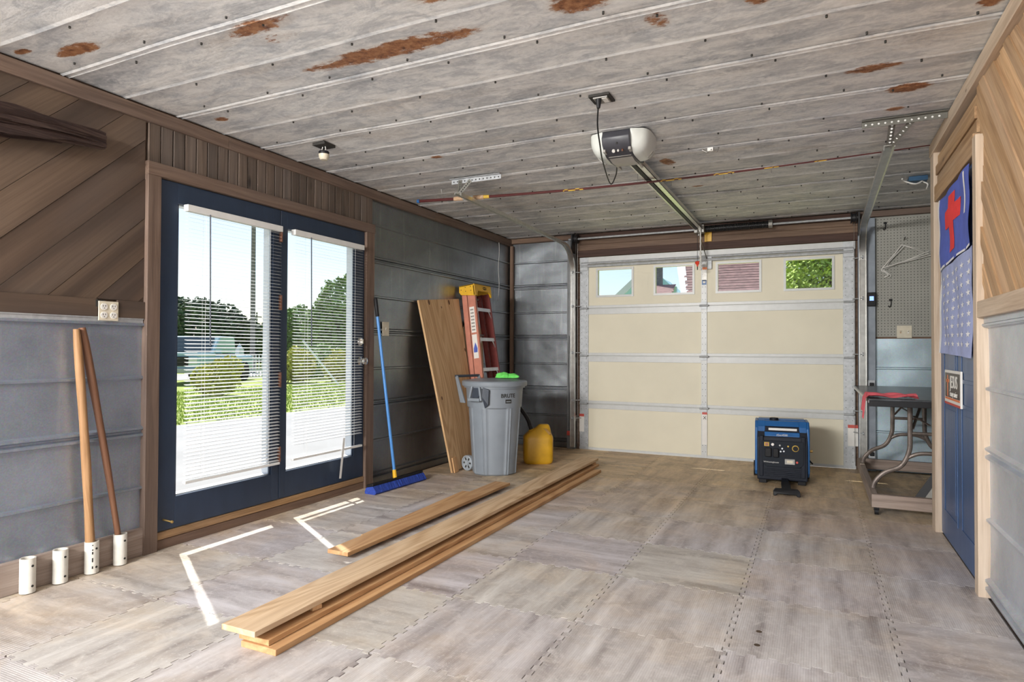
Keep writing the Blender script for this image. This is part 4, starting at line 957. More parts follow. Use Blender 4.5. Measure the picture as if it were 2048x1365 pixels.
for i in range(6):
    for j in range(9):
        cu, cv = .17+.15*i, .12+.095*j
        ring = [sf(cu+(.052 if q % 2 == 0 else .02)*sin(q*pi/5)*1.0, cv+(.036 if q % 2 == 0 else .014)*cos(q*pi/5))-Vector((.0022, 0, 0)) for q in range(10)]
        sm.add(ring, [tuple(range(10))])
tag(sm.build('stars', FLAGW, t, fix=False), 'white five-pointed stars in rows', kind='stuff')

# sign on the blue door
sy0, sy1, sz0, sz1 = 4.455, 4.005, .825, 1.0
p = thing('wall_sign', 'small black and white framed sign on the blue door', 'sign', (.690, (sy0+sy1)/2, .905))
MB().box(-.010, -.001, -.225, .225, -.0975, .0975).build('board', LABELW, p, bevel=.001)
MB().box(-.0112, -.010, -.205, .205, -.055, .082).build('black_field', SIGNK, p)
MB().box(-.0112, -.010, -.205, .205, -.068, -.057).build('red_line', LABELO, p); MB().box(-.0112, -.010, -.215, .225, -.0965, -.084).build('red_base', LABELR, p)
MB().box(-.0122, -.0112, .118, .135, -.05, .07).build('cross_upright', LABELO, p); MB().box(-.0122, -.0112, .085, .165, .028, .046).build('cross_arm', LABELO, p)
Ms = frame((-.0118, -.045, .030), (0, -1, 0), (0, 0, 1), (-1, 0, 0))
text('lettering', 'JESUS', .098, LABELW, p, Ms, xs=.88); text('lettering', 'is my savior', .046, LABELW, p, frame((-.0118, -.045, -.033), (0, -1, 0), (0, 0, 1), (-1, 0, 0)), xs=.95)

# folding table on a wheeled timber frame
DX0, DX1, DY0, DY1 = .338, 1.15, 4.965, 6.56
t = thing('timber_dolly', 'weathered timber frame on casters under the folding table', 'dolly', (DX0, DY0, 0))
board('side_rail', W_FRAME, t, (.019, .02, .098), (.019, DY1-DY0-.02, .098), .088, .038, (1, 0, 0)); board('side_rail', W_FRAME, t, (DX1-DX0-.019, .02, .098), (DX1-DX0-.019, DY1-DY0-.02, .098), .088, .038, (1, 0, 0))
board('end_rail', W_FRAME, t, (0, 0, .098), (DX1-DX0, 0, .098), .088, .038, (0, -1, 0)); board('end_rail', W_FRAME, t, (0, DY1-DY0, .098), (DX1-DX0, DY1-DY0, .098), .088, .038, (0, -1, 0))
for x in (.03, DX1-DX0-.03):
    for y in (.015, DY1-DY0-.015):
        MB().cyl((x-.012, y, .022), (x+.012, y, .022), .022, n=14).box(x-.016, x+.016, y-.012, y+.012, .03, .054).build('caster', BLACK, t, smooth=True)
TZ = .792
t = thing('folding_table', 'black topped folding table with splayed tube legs', 'table', (.70, 5.70, .142))
TX0, TX1, TY0, TY1 = .315, 1.085, 4.86, 6.70
MB().box(TX0-.70, TX1-.70, TY0-5.70, TY1-5.70, TZ-.142-.014, TZ-.142).build('tabletop', TABLET, t, bevel=.012, seg=3)
MB().box(TX0-.70+.004, TX1-.70-.004, TY0-5.70+.004, TY0-5.70+.022, TZ-.142-.052, TZ-.142-.012).build('apron', BLACK, t, bevel=.003)
MB().box(TX0-.70+.004, TX1-.70-.004, TY1-5.70-.022, TY1-5.70-.004, TZ-.142-.052, TZ-.142-.012).build('apron', BLACK, t, bevel=.003)
MB().box(TX0-.70+.002, TX0-.70+.016, TY0-5.70+.02, TY1-5.70-.02, TZ-.142-.03, TZ-.142-.012).build('edge_strip', ALU, t)
zt = TZ-.142-.05
for y in (5.16, 6.28):
    Y = y-5.70
    for s_ in (-1, 1):
        foot = .325 if s_ < 0 else .31
        P = bez([(s_*.115, Y, zt), (s_*.115, Y, zt-.22), (s_*.122, Y, .27), (s_*.17, Y, .17), (s_*.27, Y, .115), (s_*foot, Y-.0, .05), (s_*(foot+.012), Y, .004)], 6)
        MB().tube(P, .0165, 10).build('leg', LEGM, t, smooth=True)
    MB().cyl((-.115, Y, .40), (.115, Y, .40), .012, n=10).build('cross_bar', LEGM, t, smooth=True)
    MB().tube(bez([(-.14, Y, .225), (-.06, Y, .262), (.06, Y, .262), (.14, Y, .225)], 6), .014, 8).build('lower_brace', LEGM, t, smooth=True)
    MB().bar((0, Y+(.30 if y < 5.5 else -.30), zt+.02), (-.10, Y, zt-.17), .018, .004).bar((-.08, Y+(.12 if y < 5.5 else -.12), zt-.09), (.0, Y, zt-.14), .018, .004).build('folding_brace', LEGM, t)
    MB().box(-.15, .15, Y-.02, Y+.02, zt-.004, zt+.036).build('leg_mount', BLACK, t)
cl = thing('red_cloth', 'crumpled red cloth on the near corner of the folding table', 'cloth', (.38, 4.98, TZ))
def drape(u, v):
    # u across x (0 hangs over the left edge), v along y
    x = -.20+.42*u+.05*v*(1-u); y = -.105+.26*v*(1-.35*u)+.02*sin(u*4); h_ = .004+.020*abs(sin(u*9+v*3))*(.3+.7*sin(pi*v))+.012*abs(sin(v*8+u*5))
    ex = TX0-.38-.006
    if x < ex: return Vector((ex-.006-.008*sin(v*9)-.12*(ex-x), y, -(ex-x)*1.1+.004))
    ey = TY0-4.98
    if y < ey: return Vector((x, ey-.008, -(ey-y)*1.0+.004))
    return Vector((x, y, h_))
g = MB().grid(drape, 30, 22); nf = list(g.f); g.add([(v[0], v[1], v[2]+.003) for v in g.v], [tuple(reversed(f)) for f in nf]); g.build('cloth', PINK, cl, smooth=True, fix=False, angle=80)
t = thing('tool_case', 'grey case with black strap leaning under the table', 'case', (.80, 5.55, .0), rz=radians(-12))
MB().prism([(-.16, -.18, .0), (.22, -.18, .0), (.22, -.10, .30), (.03, -.10, .30)], (0, .10, 0)).build('shell', plain('grey_case', (.30, .29, .26), .6), t, bevel=.008)
MB().prism([(-.16, -.186, .0), (-.10, -.186, 0), (.07, -.106, .30), (.02, -.106, .30)], (0, .112, 0)).build('black_edge', BLACK, t); MB().tube([(-.16, -.19, .03), (-.24, -.2, .03), (-.25, -.2, .008), (-.20, -.2, .006)], .008, 6).build('strap', BLACK, t)

# ================================================================== FLOOR THINGS
# ---- plywood sheet leaning on the steel wall
def tilted(name, label, cat, mat, BL, BR, TL, th, poly=None):
    BL, BR, TL = Vector(BL), Vector(BR), Vector(TL); yv = (BR-BL); wd = yv.length; yv.normalize(); xv = (TL-BL); L = xv.length; xv.normalize()
    n = xv.cross(yv); n = n if n.x > 0 else -n; n.normalize(); yv2 = n.cross(xv); s_ = 1 if yv2.dot(yv) > 0 else -1
    M = frame(BL, xv, yv2, n); p = [(0, 0), (L, 0), (L, s_*wd), (0, s_*wd)] if poly is None else [(a, s_*b) for a, b in poly(L, wd)]
    o = MB().prism([(a, b, -th) for a, b in p], (0, 0, th)).build(name, mat, None, M=M); return tag(o, label, cat), M, L, wd, s_
ply, Mp, Lp, wp, sp_ = tilted('plywood_sheet', 'tall plywood sheet with dark knots leaning behind the bin', 'plywood', W_PLY, (-2.948, 4.945, .002), (-2.948, 5.68, .002), (-3.228, 4.805, 1.555), .018, lambda L, w: [(0, 0), (L, 0), (L, w), (0, .545)])
for (px, py, r) in ((858, 605, .017), (883, 615, .008), (898, 605, .017), (918, 600, .010), (884, 797, .012), (930, 700, .012)):
    # knots sit on the sheet: intersect the pixel ray with its plane
    n = Mp.to_3x3()@Vector((0, 0, 1)); o = Vector((0, 0, EYE)); v = at(px, py, 0, -3.0)-o; q = o+v*((Mp.translation-o).dot(n)/v.dot(n)); lq = Mp.inverted()@q
    if 0 < lq.x < Lp and 0 < lq.y*sp_ < wp: MB().lathe([(0, .0006), (r*.9, .0006), (r, 0)], 12, Matrix.Translation((lq.x, lq.y, 0)) @ Matrix.Diagonal((1.5, .85, 1, 1))).build('knot', plain('knot_brown', (.10, .04, .018), .6), ply)
tilted('wood_offcut', 'short pine offcut standing at the foot of the plywood', 'offcut', W_LUMBER2, (-2.925, 4.952, .002), (-2.925, 5.02, .002), (-2.948, 4.945, .135), .012)
def roundtop(L, w): return [(0, 0), (L-w/2, 0)]+[(L-w/2+w/2*sin(a*pi/14), w/2-w/2*cos(a*pi/14)) for a in range(1, 14)]+[(L-w/2, w), (0, w)]
tilted('rounded_board', 'pale board with a rounded top standing between plywood and ladder', 'board', W_LUMBER, (-3.185, 5.59, .002), (-3.185, 6.03, .002), (-3.234, 5.59, 1.42), .016, roundtop)

# ---- step ladder, folded, leaning on the left wall
t = thing('step_ladder', 'folded orange fibreglass stepladder with yellow cap in the corner', 'ladder', (-2.85, 5.745, 0))
lean = math.atan2(.235, 1.70); up = Vector((-sin(lean), 0, cos(lean))); fx = Vector((cos(lean), 0, sin(lean)))
def lp(y, h_, d): return Vector((0, y, 0))+up*h_+fx*d
def half(h_): return .235-.07*h_/1.70
def channel(name, mat, s_, d0, d1, y_in, y_out, web):
    pr = [(d0, y_out), (d1, y_out), (d1, y_in), (d1-.006, y_in), (d1-.006, y_out-web), (d0+.006, y_out-web), (d0+.006, y_in), (d0, y_in)]
    vs = []
    for h_ in (.012, 1.71):
        for (d_, yy) in pr: vs.append(lp(s_*(half(h_)+yy), h_, d_))
    m_ = 8; return MB().add(vs, [tuple(range(m_)), tuple(range(m_, 2*m_))]+[(i, (i+1) % m_, m_+(i+1) % m_, m_+i) for i in range(m_)]).build(name, mat, t)
for s_ in (-1, 1):
    channel('front_rail', ORANGE if s_ < 0 else DKRED, s_, -.085, 0, -.026, .0, .005)
    channel('rear_rail', ORANGE if s_ < 0 else DKRED, s_, -.150, -.095, -.02, -.004, .005)
    for d_ in (-.045, -.122): MB().obox(frame(lp(s_*(half(0)-.008), .016, d_), fx, (0, 1, 0), up), .07 if d_ > -.1 else .05, .036, .03).build('rubber_foot', BLACK, t)
for k in range(1, 6):
    h_ = .02+.305*k; hw = half(h_)-.006
    MB().obox(frame(lp(0, h_, -.045), fx, (0, 1, 0), up), .080, 2*hw, .006).obox(frame(lp(0, h_-.014, -.006), fx, (0, 1, 0), up), .004, 2*hw, .034).build('step', ALU, t)
    for s_ in (-1, 1): MB().bar(lp(s_*(hw-.004), h_-.09, -.012), lp(s_*(hw-.055), h_-.02, -.012), .014, .004, (1, 0, 0)).build('step_brace', ALU, t)
for k in range(1, 5):
    h_ = .15+.38*k; MB().bar(lp(-half(h_)+.01, h_, -.135), lp(half(h_)-.01, h_, -.135), .02, .02, (1, 0, 0)).build('rear_bar', ALU, t)
hw = half(1.70)+.016
cap = [(-hw, 1.670), (-hw+.0, 1.770), (-hw+.014, 1.787), (hw-.014, 1.787), (hw, 1.770), (hw, 1.670), (hw-.02, 1.670), (hw-.035, 1.700), (hw-.06, 1.718), (-hw+.075, 1.718), (-hw+.055, 1.695), (-hw+.05, 1.670)]
c = MB().prism([lp(y, h_, .014) for y, h_ in cap], fx*-.018).build('cap_front', YELCAP, t, bevel=.003)
MB().prism([lp(-hw, 1.665, .012), lp(-hw, 1.787, .012), lp(-hw, 1.787, -.16), lp(-hw, 1.725, -.168), lp(-hw, 1.695, -.15)], (0, .012, 0)).build('cap_side', YELCAP, t, bevel=.003)
MB().prism([lp(hw, 1.665, .012), lp(hw, 1.787, .012), lp(hw, 1.787, -.16), lp(hw, 1.725, -.168), lp(hw, 1.695, -.15)], (0, -.012, 0)).build('cap_side', YELCAP, t, bevel=.003)
MB().prism([lp(-hw, 1.787, .014), lp(hw, 1.787, .014), lp(hw, 1.787, -.16), lp(-hw, 1.787, -.16)], up*-.012).build('cap_top', YELCAP, t, bevel=.003)
for (d_, h_) in ((-.03, 1.765), (-.09, 1.765), (-.03, 1.725), (-.09, 1.725), (-.14, 1.745)): MB().cyl(lp(-hw-.001, h_, d_), lp(-hw, h_, d_), .005, n=8).build('rivet', HOLE, t)
lg = frame(lp(.035, 1.752, .0146), (0, 1, 0), up, fx)
MB().add([lg@Vector((.042*cos(a*pi/10), .016*sin(a*pi/10), 0)) for a in range(20)], [tuple(range(20))]).build('logo_oval', HOLE, t)
text('logo_lettering', 'WERNER', .018, YELCAP, t, frame(lp(.035, 1.752, .0150), (0, 1, 0), up, fx), ext=.0003)
for (h0, h1) in ((1.30, 1.56), (1.04, 1.28)):
    y0_ = lambda h_: -half(h_)-.0012
    o = MB().add([lp(y0_(h0), h0, -.075), lp(y0_(h0), h0, -.02), lp(y0_(h1), h1, -.02), lp(y0_(h1), h1, -.075)], [(0, 1, 2, 3)]).build('rail_label', LABELW, t)
    if h0 < 1.2: MB().add([lp(y0_(h)-.0006, h, d_) for h, d_ in ((1.10, -.07), (1.10, -.03), (1.14, -.025), (1.20, -.045), (1.14, -.068))], [(0, 1, 2, 3, 4)]).build('label_drawing', FLAGB, t)
    else:
        for q in range(7): MB().add([lp(y0_(h)-.0006, h, d_) for h, d_ in ((h0+.02+q*.034, -.068), (h0+.02+q*.034, -.03), (h0+.034+q*.034, -.03), (h0+.034+q*.034, -.068))], [(0, 1, 2, 3)]).build('label_text_block', STEEL_D, t)

# ---- wheeled bin
t = thing('trash_can', 'grey wheeled trash can with lid in front of the plywood', 'trash can', (-2.635, 5.155, 0), rz=0)
HB = .80
fdir = atan2(-5.155, 2.635)                       # direction towards the camera, in the can's own frame
def rad(z): return .205+.055*z/HB
def bin_r(a, z):
    r = rad(z); da = (a-fdir+pi) % (2*pi)-pi
    k = round((da-.10)/(pi/2))*(pi/2)+.10; e = abs(da-k)                 # four recessed panels round the can
    if z < .60:
        f = max(0, min(1, (.60-z)/.012)); dep = .011*f
        if e < .36: r -= dep
        elif e < .40: r -= dep*(1-(e-.36)/.04)
        if .50 < e < .56: r += .006*f
    return r
n = 160; zs = [0, .012, .03, .10, .2, .3, .4, .5, .57, .588, .592, .60, .606, .64, .7, .76, .80]
vs = []; fs = []
for z in zs:
    for k in range(n):
        a = 2*pi*k/n; r = bin_r(a, z)-(.012 if z == 0 else 0); vs.append((r*cos(a), r*sin(a), z))
for i in range(len(zs)-1):
    for k in range(n): fs.append((i*n+k, i*n+(k+1) % n, (i+1)*n+(k+1) % n, (i+1)*n+k))
fs.append(tuple(range(n)))
MB().add(vs, fs).build('body', GREYP, t, smooth=True, angle=30)
MB().lathe([(.262, .785), (.292, .785), (.296, .795), (.296, .822), (.286, .832), (.25, .834), (.20, .845), (.0, .850)], 64).build('lid', GREYP, t, smooth=True)
MB().lathe([(.262, .77), (.276, .77), (.276, .786), (.262, .786)], 64).build('rim', GREYP, t, smooth=True)
wa_ = fdir-2.35                                     # side with the wheels and pull handle
ux = Vector((cos(wa_), sin(wa_), 0)); uy = Vector((-sin(wa_), cos(wa_), 0)); Z = Vector((0, 0, 1))
MB().prism([ux*.245+uy*-.15+Z*.60, ux*.335+uy*-.15+Z*.84, ux*.335+uy*.15+Z*.84, ux*.245+uy*.15+Z*.60], ux*.02).build('handle_panel', GREYP, t, bevel=.006) if False else None
for s_ in (-1, 1): MB().prism([ux*.235+uy*s_*.15+Z*.62, ux*.30+uy*s_*.15+Z*.62, ux*.375+uy*s_*.15+Z*.868, ux*.345+uy*s_*.15+Z*.868, ux*.27+uy*s_*.15+Z*.70], uy*s_*-.018).build('handle_arm', GREYP, t, bevel=.004)
MB().bar(ux*.36+uy*-.15+Z*.862, ux*.36+uy*.15+Z*.862, .032, .024).build('pull_handle', DKBLUEP, t, bevel=.006)
ga = fdir-.62; gx = Vector((cos(ga), sin(ga), 0)); gy = Vector((-sin(ga), cos(ga), 0))
MB().bar(gx*.290+gy*-.075+Z*.672, gx*.290+gy*.05+Z*.672, .03, .028).build('side_grip', GREYP, t, bevel=.005)
for s_ in (-1, 1):
    MB().prism([gx*.24+gy*s_*.055+Z*.665, gx*.30+gy*s_*.055+Z*.665, gx*.292+gy*s_*.03+Z*.785, gx*.24+gy*s_*.03+Z*.785], gy*s_*.018).build('grip_arm', GREYP, t, bevel=.003)
MB().prism([gx*.245+gy*-.05+Z*.69, gx*.275+gy*-.05+Z*.69, gx*.282+gy*-.025+Z*.775, gx*.25+gy*-.025+Z*.775], gy*.075).build('grip_pocket', DKBLUEP, t)
MB().prism([gx*.238+gy*.075+Z*.60, gx*.268+gy*.065+Z*.70, gx*.268+gy*.075+Z*.78, gx*.25+gy*.125+Z*.76, gx*.245+gy*.115+Z*.63], gx*.012).build('grip_gusset', DKBLUEP, t)
for s_ in (-1, 1):
    cw = ux*.222+uy*s_*.115+Z*.071; ax_ = uy*s_
    Mw = Matrix.Translation(cw) @ ax_.to_track_quat('Z', 'Y').to_matrix().to_4x4()
    w_ = MB().lathe([(.02, -.02), (.058, -.022), (.070, -.018), (.070, .018), (.064, .024), (.058, .022), (.055, .012), (.022, .012), (.020, .024), (0, .026)], 28, Mw).build('wheel', GREYL, t, smooth=True)
    for q in range(6):
        a = q*pi/3; MB().box(.027, .051, -.008, .008, .0125, .0135).build('wheel_slot', HOLE, w_, M=Mw @ Matrix.Rotation(a, 4, 'Z'))
ta = fdir+.50
def wrap(c): a = ta+c.x/rad(.70); r = rad(.70)+.0015+c.z; return Vector((r*cos(a), r*sin(a), .705+c.y))
text('lettering', 'BRUTE', .047, HOLE, t, None, fn=wrap, xs=1.02, bold=.0012)
def wrapb(x, z, o=0): a = ta+x/rad(.66); r = rad(.66)+.0018+o; return Vector((r*cos(a), r*sin(a), z))
MB().grid(lambda u, v: wrapb(-.028+.06*u, .640+.034*v), 6, 2).build('label_badge', HOLE, t, fix=False)
MB().grid(lambda u, v: wrapb(-.020+.044*u, .652+.006*v, .0008), 6, 1).build('badge_line', GREYL, t, fix=False)

# green rag on the lid
def blob(mb, c, r, sc, seed, n=40, m=24):
    b = len(mb.v); mb.sphere((0, 0, 0), 1, n, m)
    for i in range(b, len(mb.v)):
        v = Vector(mb.v[i]); d_ = 1+.30*mnoise.noise(v*1.6+Vector((seed, 0, 0)))+.16*abs(mnoise.noise(v*4+Vector((0, seed, 0))))
        p = Vector((v.x*sc[0], v.y*sc[1], v.z*sc[2]))*r*d_; mb.v[i] = tuple(Vector(c)+Vector((p.x, p.y, max(p.z, -.012*1))))
    return mb
t = thing('rag', 'bright green crumpled rag on the bin lid', 'rag', (-2.555, 5.20, .858))
blob(MB(), (-.02, 0, .008), .062, (1.1, .8, .55), 3.3).build('cloth', GREEN, t, smooth=True, angle=80)
blob(MB(), (.055, .035, .006), .055, (1.2, .8, .5), 8.1).build('cloth_fold', GREEN, t, smooth=True, angle=80)

# ---- yellow fuel can
t = thing('fuel_can', 'yellow plastic fuel can with black spout beside the bin', 'fuel can', (-2.465, 5.765, 0), rz=radians(28))
hw_, hd = .145, .095
def ring(z, sx, sy, n=28, p=5.0, dx=0): return [(dx+sx*abs(cos(a))**(2/p)*(1 if cos(a) >= 0 else -1), sy*abs(sin(a))**(2/p)*(1 if sin(a) >= 0 else -1), z) for a in [2*pi*k/n for k in range(n)]]
rows = [ring(0, hw_*.84, hd*.84), ring(.012, hw_*.95, hd*.95), ring(.04, hw_, hd), ring(.245, hw_, hd), ring(.262, hw_*.985, hd*.97), ring(.30, hw_*.80, hd*.80, dx=.01), ring(.345, hw_*.50, hd*.55, dx=.045), ring(.372, hw_*.36, hd*.42, dx=.055), ring(.380, hw_*.28, hd*.3, dx=.055)]
n = 28; vs = [p for r in rows for p in r]; fs = [(i*n+k, i*n+(k+1) % n, (i+1)*n+(k+1) % n, (i+1)*n+k) for i in range(len(rows)-1) for k in range(n)]+[tuple(range(n)), tuple(range((len(rows)-1)*n, len(rows)*n))]
MB().add(vs, fs).build('body', YEL, t, smooth=True, angle=45)
MB().prism([(.045, -.062, .345), (.075, -.070, .345), (.118, -.082, .30), (.10, -.082, .285)], (0, -.012, 0)).build('recess_shade_patch', plain('shaded_yellow', (.30, .15, .01), .6), t)  # raised patch, shade of the hollow put into its darker yellow
Mc = Matrix.Translation((-.06, -.0, .312)) @ Matrix.Rotation(radians(-22), 4, 'Y')
MB().lathe([(.0, -.03), (.034, -.03), (.034, .012), (.028, .020), (.0, .020)], 20, Mc).build('collar', YELCAP if False else YEL, t, smooth=True)
MB().tube(bez([Mc@Vector((0, 0, .01)), Mc@Vector((0, 0, .05)), (-.10, .0, .42), (-.15, .0, .50), (-.20, 0, .56), (-.235, 0, .585)], 8), .019, 12).build('spout', BLACK, t, smooth=True)

# ---- push broom
bc = at(800, 977, 2, .02); bl, br = Vector((-3.075, 3.935, 0)), Vector((-3.045, 4.575, 0)); bm_ = (bl+br)/2; bd = (br-bl).normalized()
t = thing('push_broom', 'blue push broom leaning against the door casing', 'broom', bm_)
nb = Vector((bd.y, -bd.x, 0)); Lb = (br-bl).length
MB().prism([bd*-Lb/2+nb*-.035+Z*.048, bd*-Lb/2+nb*.030+Z*.062, bd*-Lb/2+nb*.028+Z*.082, bd*-Lb/2+nb*-.037+Z*.07], bd*Lb).build('head_block', BLACK, t, bevel=.005)
rb = random.Random(4)
def brist(u, v):
    # u along the head, v around a flared brush section
    sec = [(-.035, .048), (-.052, .012), (-.045, .001), (.050, .001), (.062, .014), (.030, .062)]
    i = min(4, int(v*5)); f_ = v*5-i; a, b = sec[i], sec[i+1]; x = a[0]+(b[0]-a[0])*f_; z = a[1]+(b[1]-a[1])*f_
    j = .006*mnoise.noise(Vector((u*40, v*6, 0)))
    return bd*(-Lb/2-.004+(Lb+.008)*u)+nb*(x+j)+Z*max(.0005, z+j*.4)
gb = MB().grid(brist, 90, 10); gb.add([brist(0, v/10) for v in range(11)], [tuple(range(11))]); gb.add([brist(1, v/10) for v in range(11)], [tuple(range(11))])
gb.build('bristles', BRISTLE, t, smooth=True, angle=50)
hb_ = bd*(-.02)+Z*.075; ht = Vector((-3.222, 4.175, 1.525))-bm_
hv = (ht-hb_)
MB().cyl(hb_-hv.normalized()*.01, hb_+hv*.045, .018, .015, n=14).build('ferrule', YELCAP, t, smooth=True)
MB().cyl(hb_+hv*.045, hb_+hv*.90, .0125, n=12).build('handle', BROOMB, t, smooth=True)
MB().tube([hb_+hv*.895, hb_+hv*.90, hb_+hv*.99, hb_+hv], [.0128, .0155, .0155, .010], 12).build('grip', BLACK, t, smooth=True)

# ---- lumber on the floor
def plank(label, nl, nr, fl, z0, th, mat, group, fr=None, name='lumber_board', warp=.0):
    A, B, C = (at(*q, 2, z0+th) for q in (nl, nr, fl)); A.z = B.z = C.z = z0+th
    x = (C-A); L = x.length; x.normalize(); y = Vector((-x.y, x.x, 0)); wd = abs((B-A).dot(y)); s_ = -1
    M = frame(A, x, y, (0, 0, 1)); k = 14; vs = []
    for i in range(k+1):
        for (yy, zz) in ((0, 0), (-wd, 0), (-wd, -th), (0, -th)): vs.append((L*i/k+(0 if i or yy == 0 else 0), yy, zz+warp*(1-i/k)**3))
    fs = [(i*4+q, i*4+(q+1) % 4, (i+1)*4+(q+1) % 4, (i+1)*4+q) for i in range(k) for q in range(4)]+[(0, 1, 2, 3), (k*4+3, k*4+2, k*4+1, k*4)]
    return tag(MB().add(vs, fs).build(name, mat, None, M=M, bevel=.002), label, 'lumber', group)
LG = 'boards lying on the floor'
plank('bottom long board of the floor stack, its edge showing lowest', (482, 1282), (552, 1301), (1166, 937), 0.0, .023, W_LUMBER2, LG)
plank('middle long board of the floor stack', (478, 1266), (533, 1284), (1168, 926), .0245, .021, W_LUMBER2, LG)
tag(board('lumber_offcut', W_LUMBER2, None, at(628, 1212, 2, .05)+Vector((-.12, .01, .006)), at(628, 1212, 2, .05)+Vector((.036, -.02, .006)), .045, .018, (0, 0, 1)), 'small dark-ended spacer block poking out of the floor stack', 'offcut')
plank('top long board of the floor stack, pale with brown grain', (443, 1248), (514, 1263), (1163, 914.5), .0665, .0215, W_LUMBER, LG)
tag(board('lumber_offcut', W_LUMBER2, None, at(1170, 927, 2, .05)+Vector((-.11, .0, .004)), at(1170, 927, 2, .05)+Vector((.10, .0, .004)), .05, .018, (0, 0, 1)), 'thin spacer block under the far end of the top long board', 'offcut')
plank('short orange board with a tapered far end beside the stack', (722, 1070), (756, 1082), (925, 982), .0, .02, W_LUMBER2, LG)
plank('short orange pine board lying across the other short board', (655, 1099), (696, 1106), (990, 963), .0215, .021, W_LUMBER2, LG)

# ---- inverter generator
t = thing('generator', 'blue and black portable generator in front of the garage door', 'generator', (-.255, 5.74, 0), rz=radians(4))
W2 = .205; D = .44
side = [(.0, .035), (.02, .03), (D-.03, .03), (D, .08), (D, .36), (D-.05, .47), (D-.10, .505), (.11, .505), (.055, .47), (.012, .385), (.0, .30)]
MB().prism([(-W2+.012, y, z) for y, z in side], (2*W2-.024, 0, 0)).build('core', GENK, t, bevel=.008)
for s_ in (-1, 1):
    sh = [(.028, .10), (.06, .06), (D-.05, .06), (D-.012, .12), (D-.012, .35), (D-.06, .475), (D-.11, .515), (.10, .515), (.045, .46), (.02, .37)]
    MB().prism([(s_*(W2-.02), y, z) for y, z in sh], (s_*.026, 0, 0)).build('side_shell', GENB, t, bevel=.010, seg=3)
    MB().box(s_*(W2-.045)-.016, s_*(W2-.045)+.016, -.008, .03, .06, .40).build('front_pillar', GENK, t, bevel=.006)
    MB().prism([(s_*(W2-.075), .018, .385), (s_*(W2-.075), .05, .47), (s_*(W2-.075), .10, .518), (s_*(W2-.075), .15, .518), (s_*(W2-.075), .10, .43), (s_*(W2-.075), .05, .375)], (s_*.06, 0, 0)).build('handle_post', GENB, t, bevel=.006)
MB().prism([(-.135, .050, .475), (-.135, .095, .516), (-.135, .135, .516), (-.135, .09, .468)], (.27, 0, 0)).build('carry_handle', GENB, t, bevel=.006)
MB().prism([(-.135, .004, .395), (-.135, .022, .43), (-.135, .06, .43), (-.135, .06, .395)], (.27, 0, 0)).build('handle_lower', GENB, t, bevel=.005)
MB().box(-.105, .115, .030, .048, .442, .462).build('view_through_strip', LABELW, t, bevel=.004)  # added pale strip standing for the garage door seen through the handle opening
MB().prism([(-W2+.02, .20, .508), (-W2+.02, .40, .500), (-W2+.02, .40, .515), (-W2+.02, .20, .522)], (2*W2-.04, 0, 0)).build('top_cover', GENB, t, bevel=.005)
MB().cyl((-.06, .18, .505), (-.06, .18, .535), .035, n=20).build('fuel_cap', GENK, t, bevel=.004)
pan = [(-.158, .36), (.162, .36), (.162, .175), (.135, .145), (-.12, .145), (-.158, .185)]
MB().prism([(x, -.012, z) for x, z in pan], (0, .02, 0)).build('control_panel', GENP, t, bevel=.003)
def gp(x, z): return (x, -.012, z)
MB().box(-.138, -.100, -.0165, -.012, .315, .347).build('switch_bezel', RODY, t); MB().box(-.131, -.107, -.020, -.0165, .320, .342).build('power_switch', COPPER, t)
MB().cyl(gp(-.073, .331), (-.073, -.022, .331), .012, n=14).build('choke_button', CHROME, t)
for x, z, wd in ((-.108, .265, .05), (-.048, .262, .042)):
    MB().box(x-wd/2, x+wd/2, -.034, -.012, z-.037, z+.037).build('outlet_cover', BLACK, t, bevel=.006)
for i, (x, z) in enumerate(((-.018, .325), (.0, .30), (-.012, .275), (.012, .278), (.03, .325), (.045, .32))): MB().cyl(gp(x, z), (x, -.017, z), .007, n=10).build('indicator', (STEEL_D, ALU, ALU, ALU, GENK, RODY)[i], t)
for q in range(4): MB().cyl((-.0+.022*q, -.012, .240), (-.0+.022*q, -.017, .240), .008, n=10).build('terminal', BLACK, t)
dl = MB().lathe([(.026, 0), (.026, .002), (.022, .002), (.022, .0)], 28, Matrix.Translation((.10, -.0135, .305)) @ Matrix.Rotation(pi/2, 4, 'X')).build('dial_ring', RODY, t)
MB().cyl((.10, -.012, .305), (.10, -.030, .305), .019, n=20).build('dial', BLACK, t)
MB().box(.02, .095, -.0145, -.012, .172, .215).build('meter_bezel', STEEL_D, t); MB().box(.036, .080, -.0155, -.0145, .183, .204).build('meter_screen', IVORY, t)
MB().cyl(gp(.112, .192), (.112, -.018, .192), .009, n=10).build('reset_button', LABELR, t)
text('lettering', 'Westinghouse', .017, LABELW, t, frame((-.075, -.0124, .183), (1, 0, 0), (0, 0, 1), (0, -1, 0)))
text('logo_mark', 'W', .018, LABELW, t, frame((-.134, -.0124, .184), (1, 0, 0), (0, 0, 1), (0, -1, 0)))
text('lettering', 'iGen4500', .022, LABELW, t, frame((.0, .003, .408), (1, 0, 0), (0, 0, 1), (0, -1, 0)))
for q in range(5): MB().box(-.14, .14, -.010, .0, .060+q*.015, .067+q*.015).build('vent_slat', GENK, t)
for s_ in (-1, 1): MB().box(s_*.15-.03, s_*.15+.03, .02, .07, .0, .036).build('front_foot', BLACK, t, bevel=.004); MB().cyl((s_*.205-.02, D-.08, .065), (s_*.205+.02, D-.08, .065), .065, n=22).build('wheel', BLACK, t, smooth=True)
MB().cyl((W2-.0, .10, .275), (W2+.03, .10, .275), .012, n=10).build('side_valve', BRASS, t); MB().cyl((W2, .14, .20), (W2+.03, .10, .17), .006, n=8).build('pull_cord', BLACK, t)
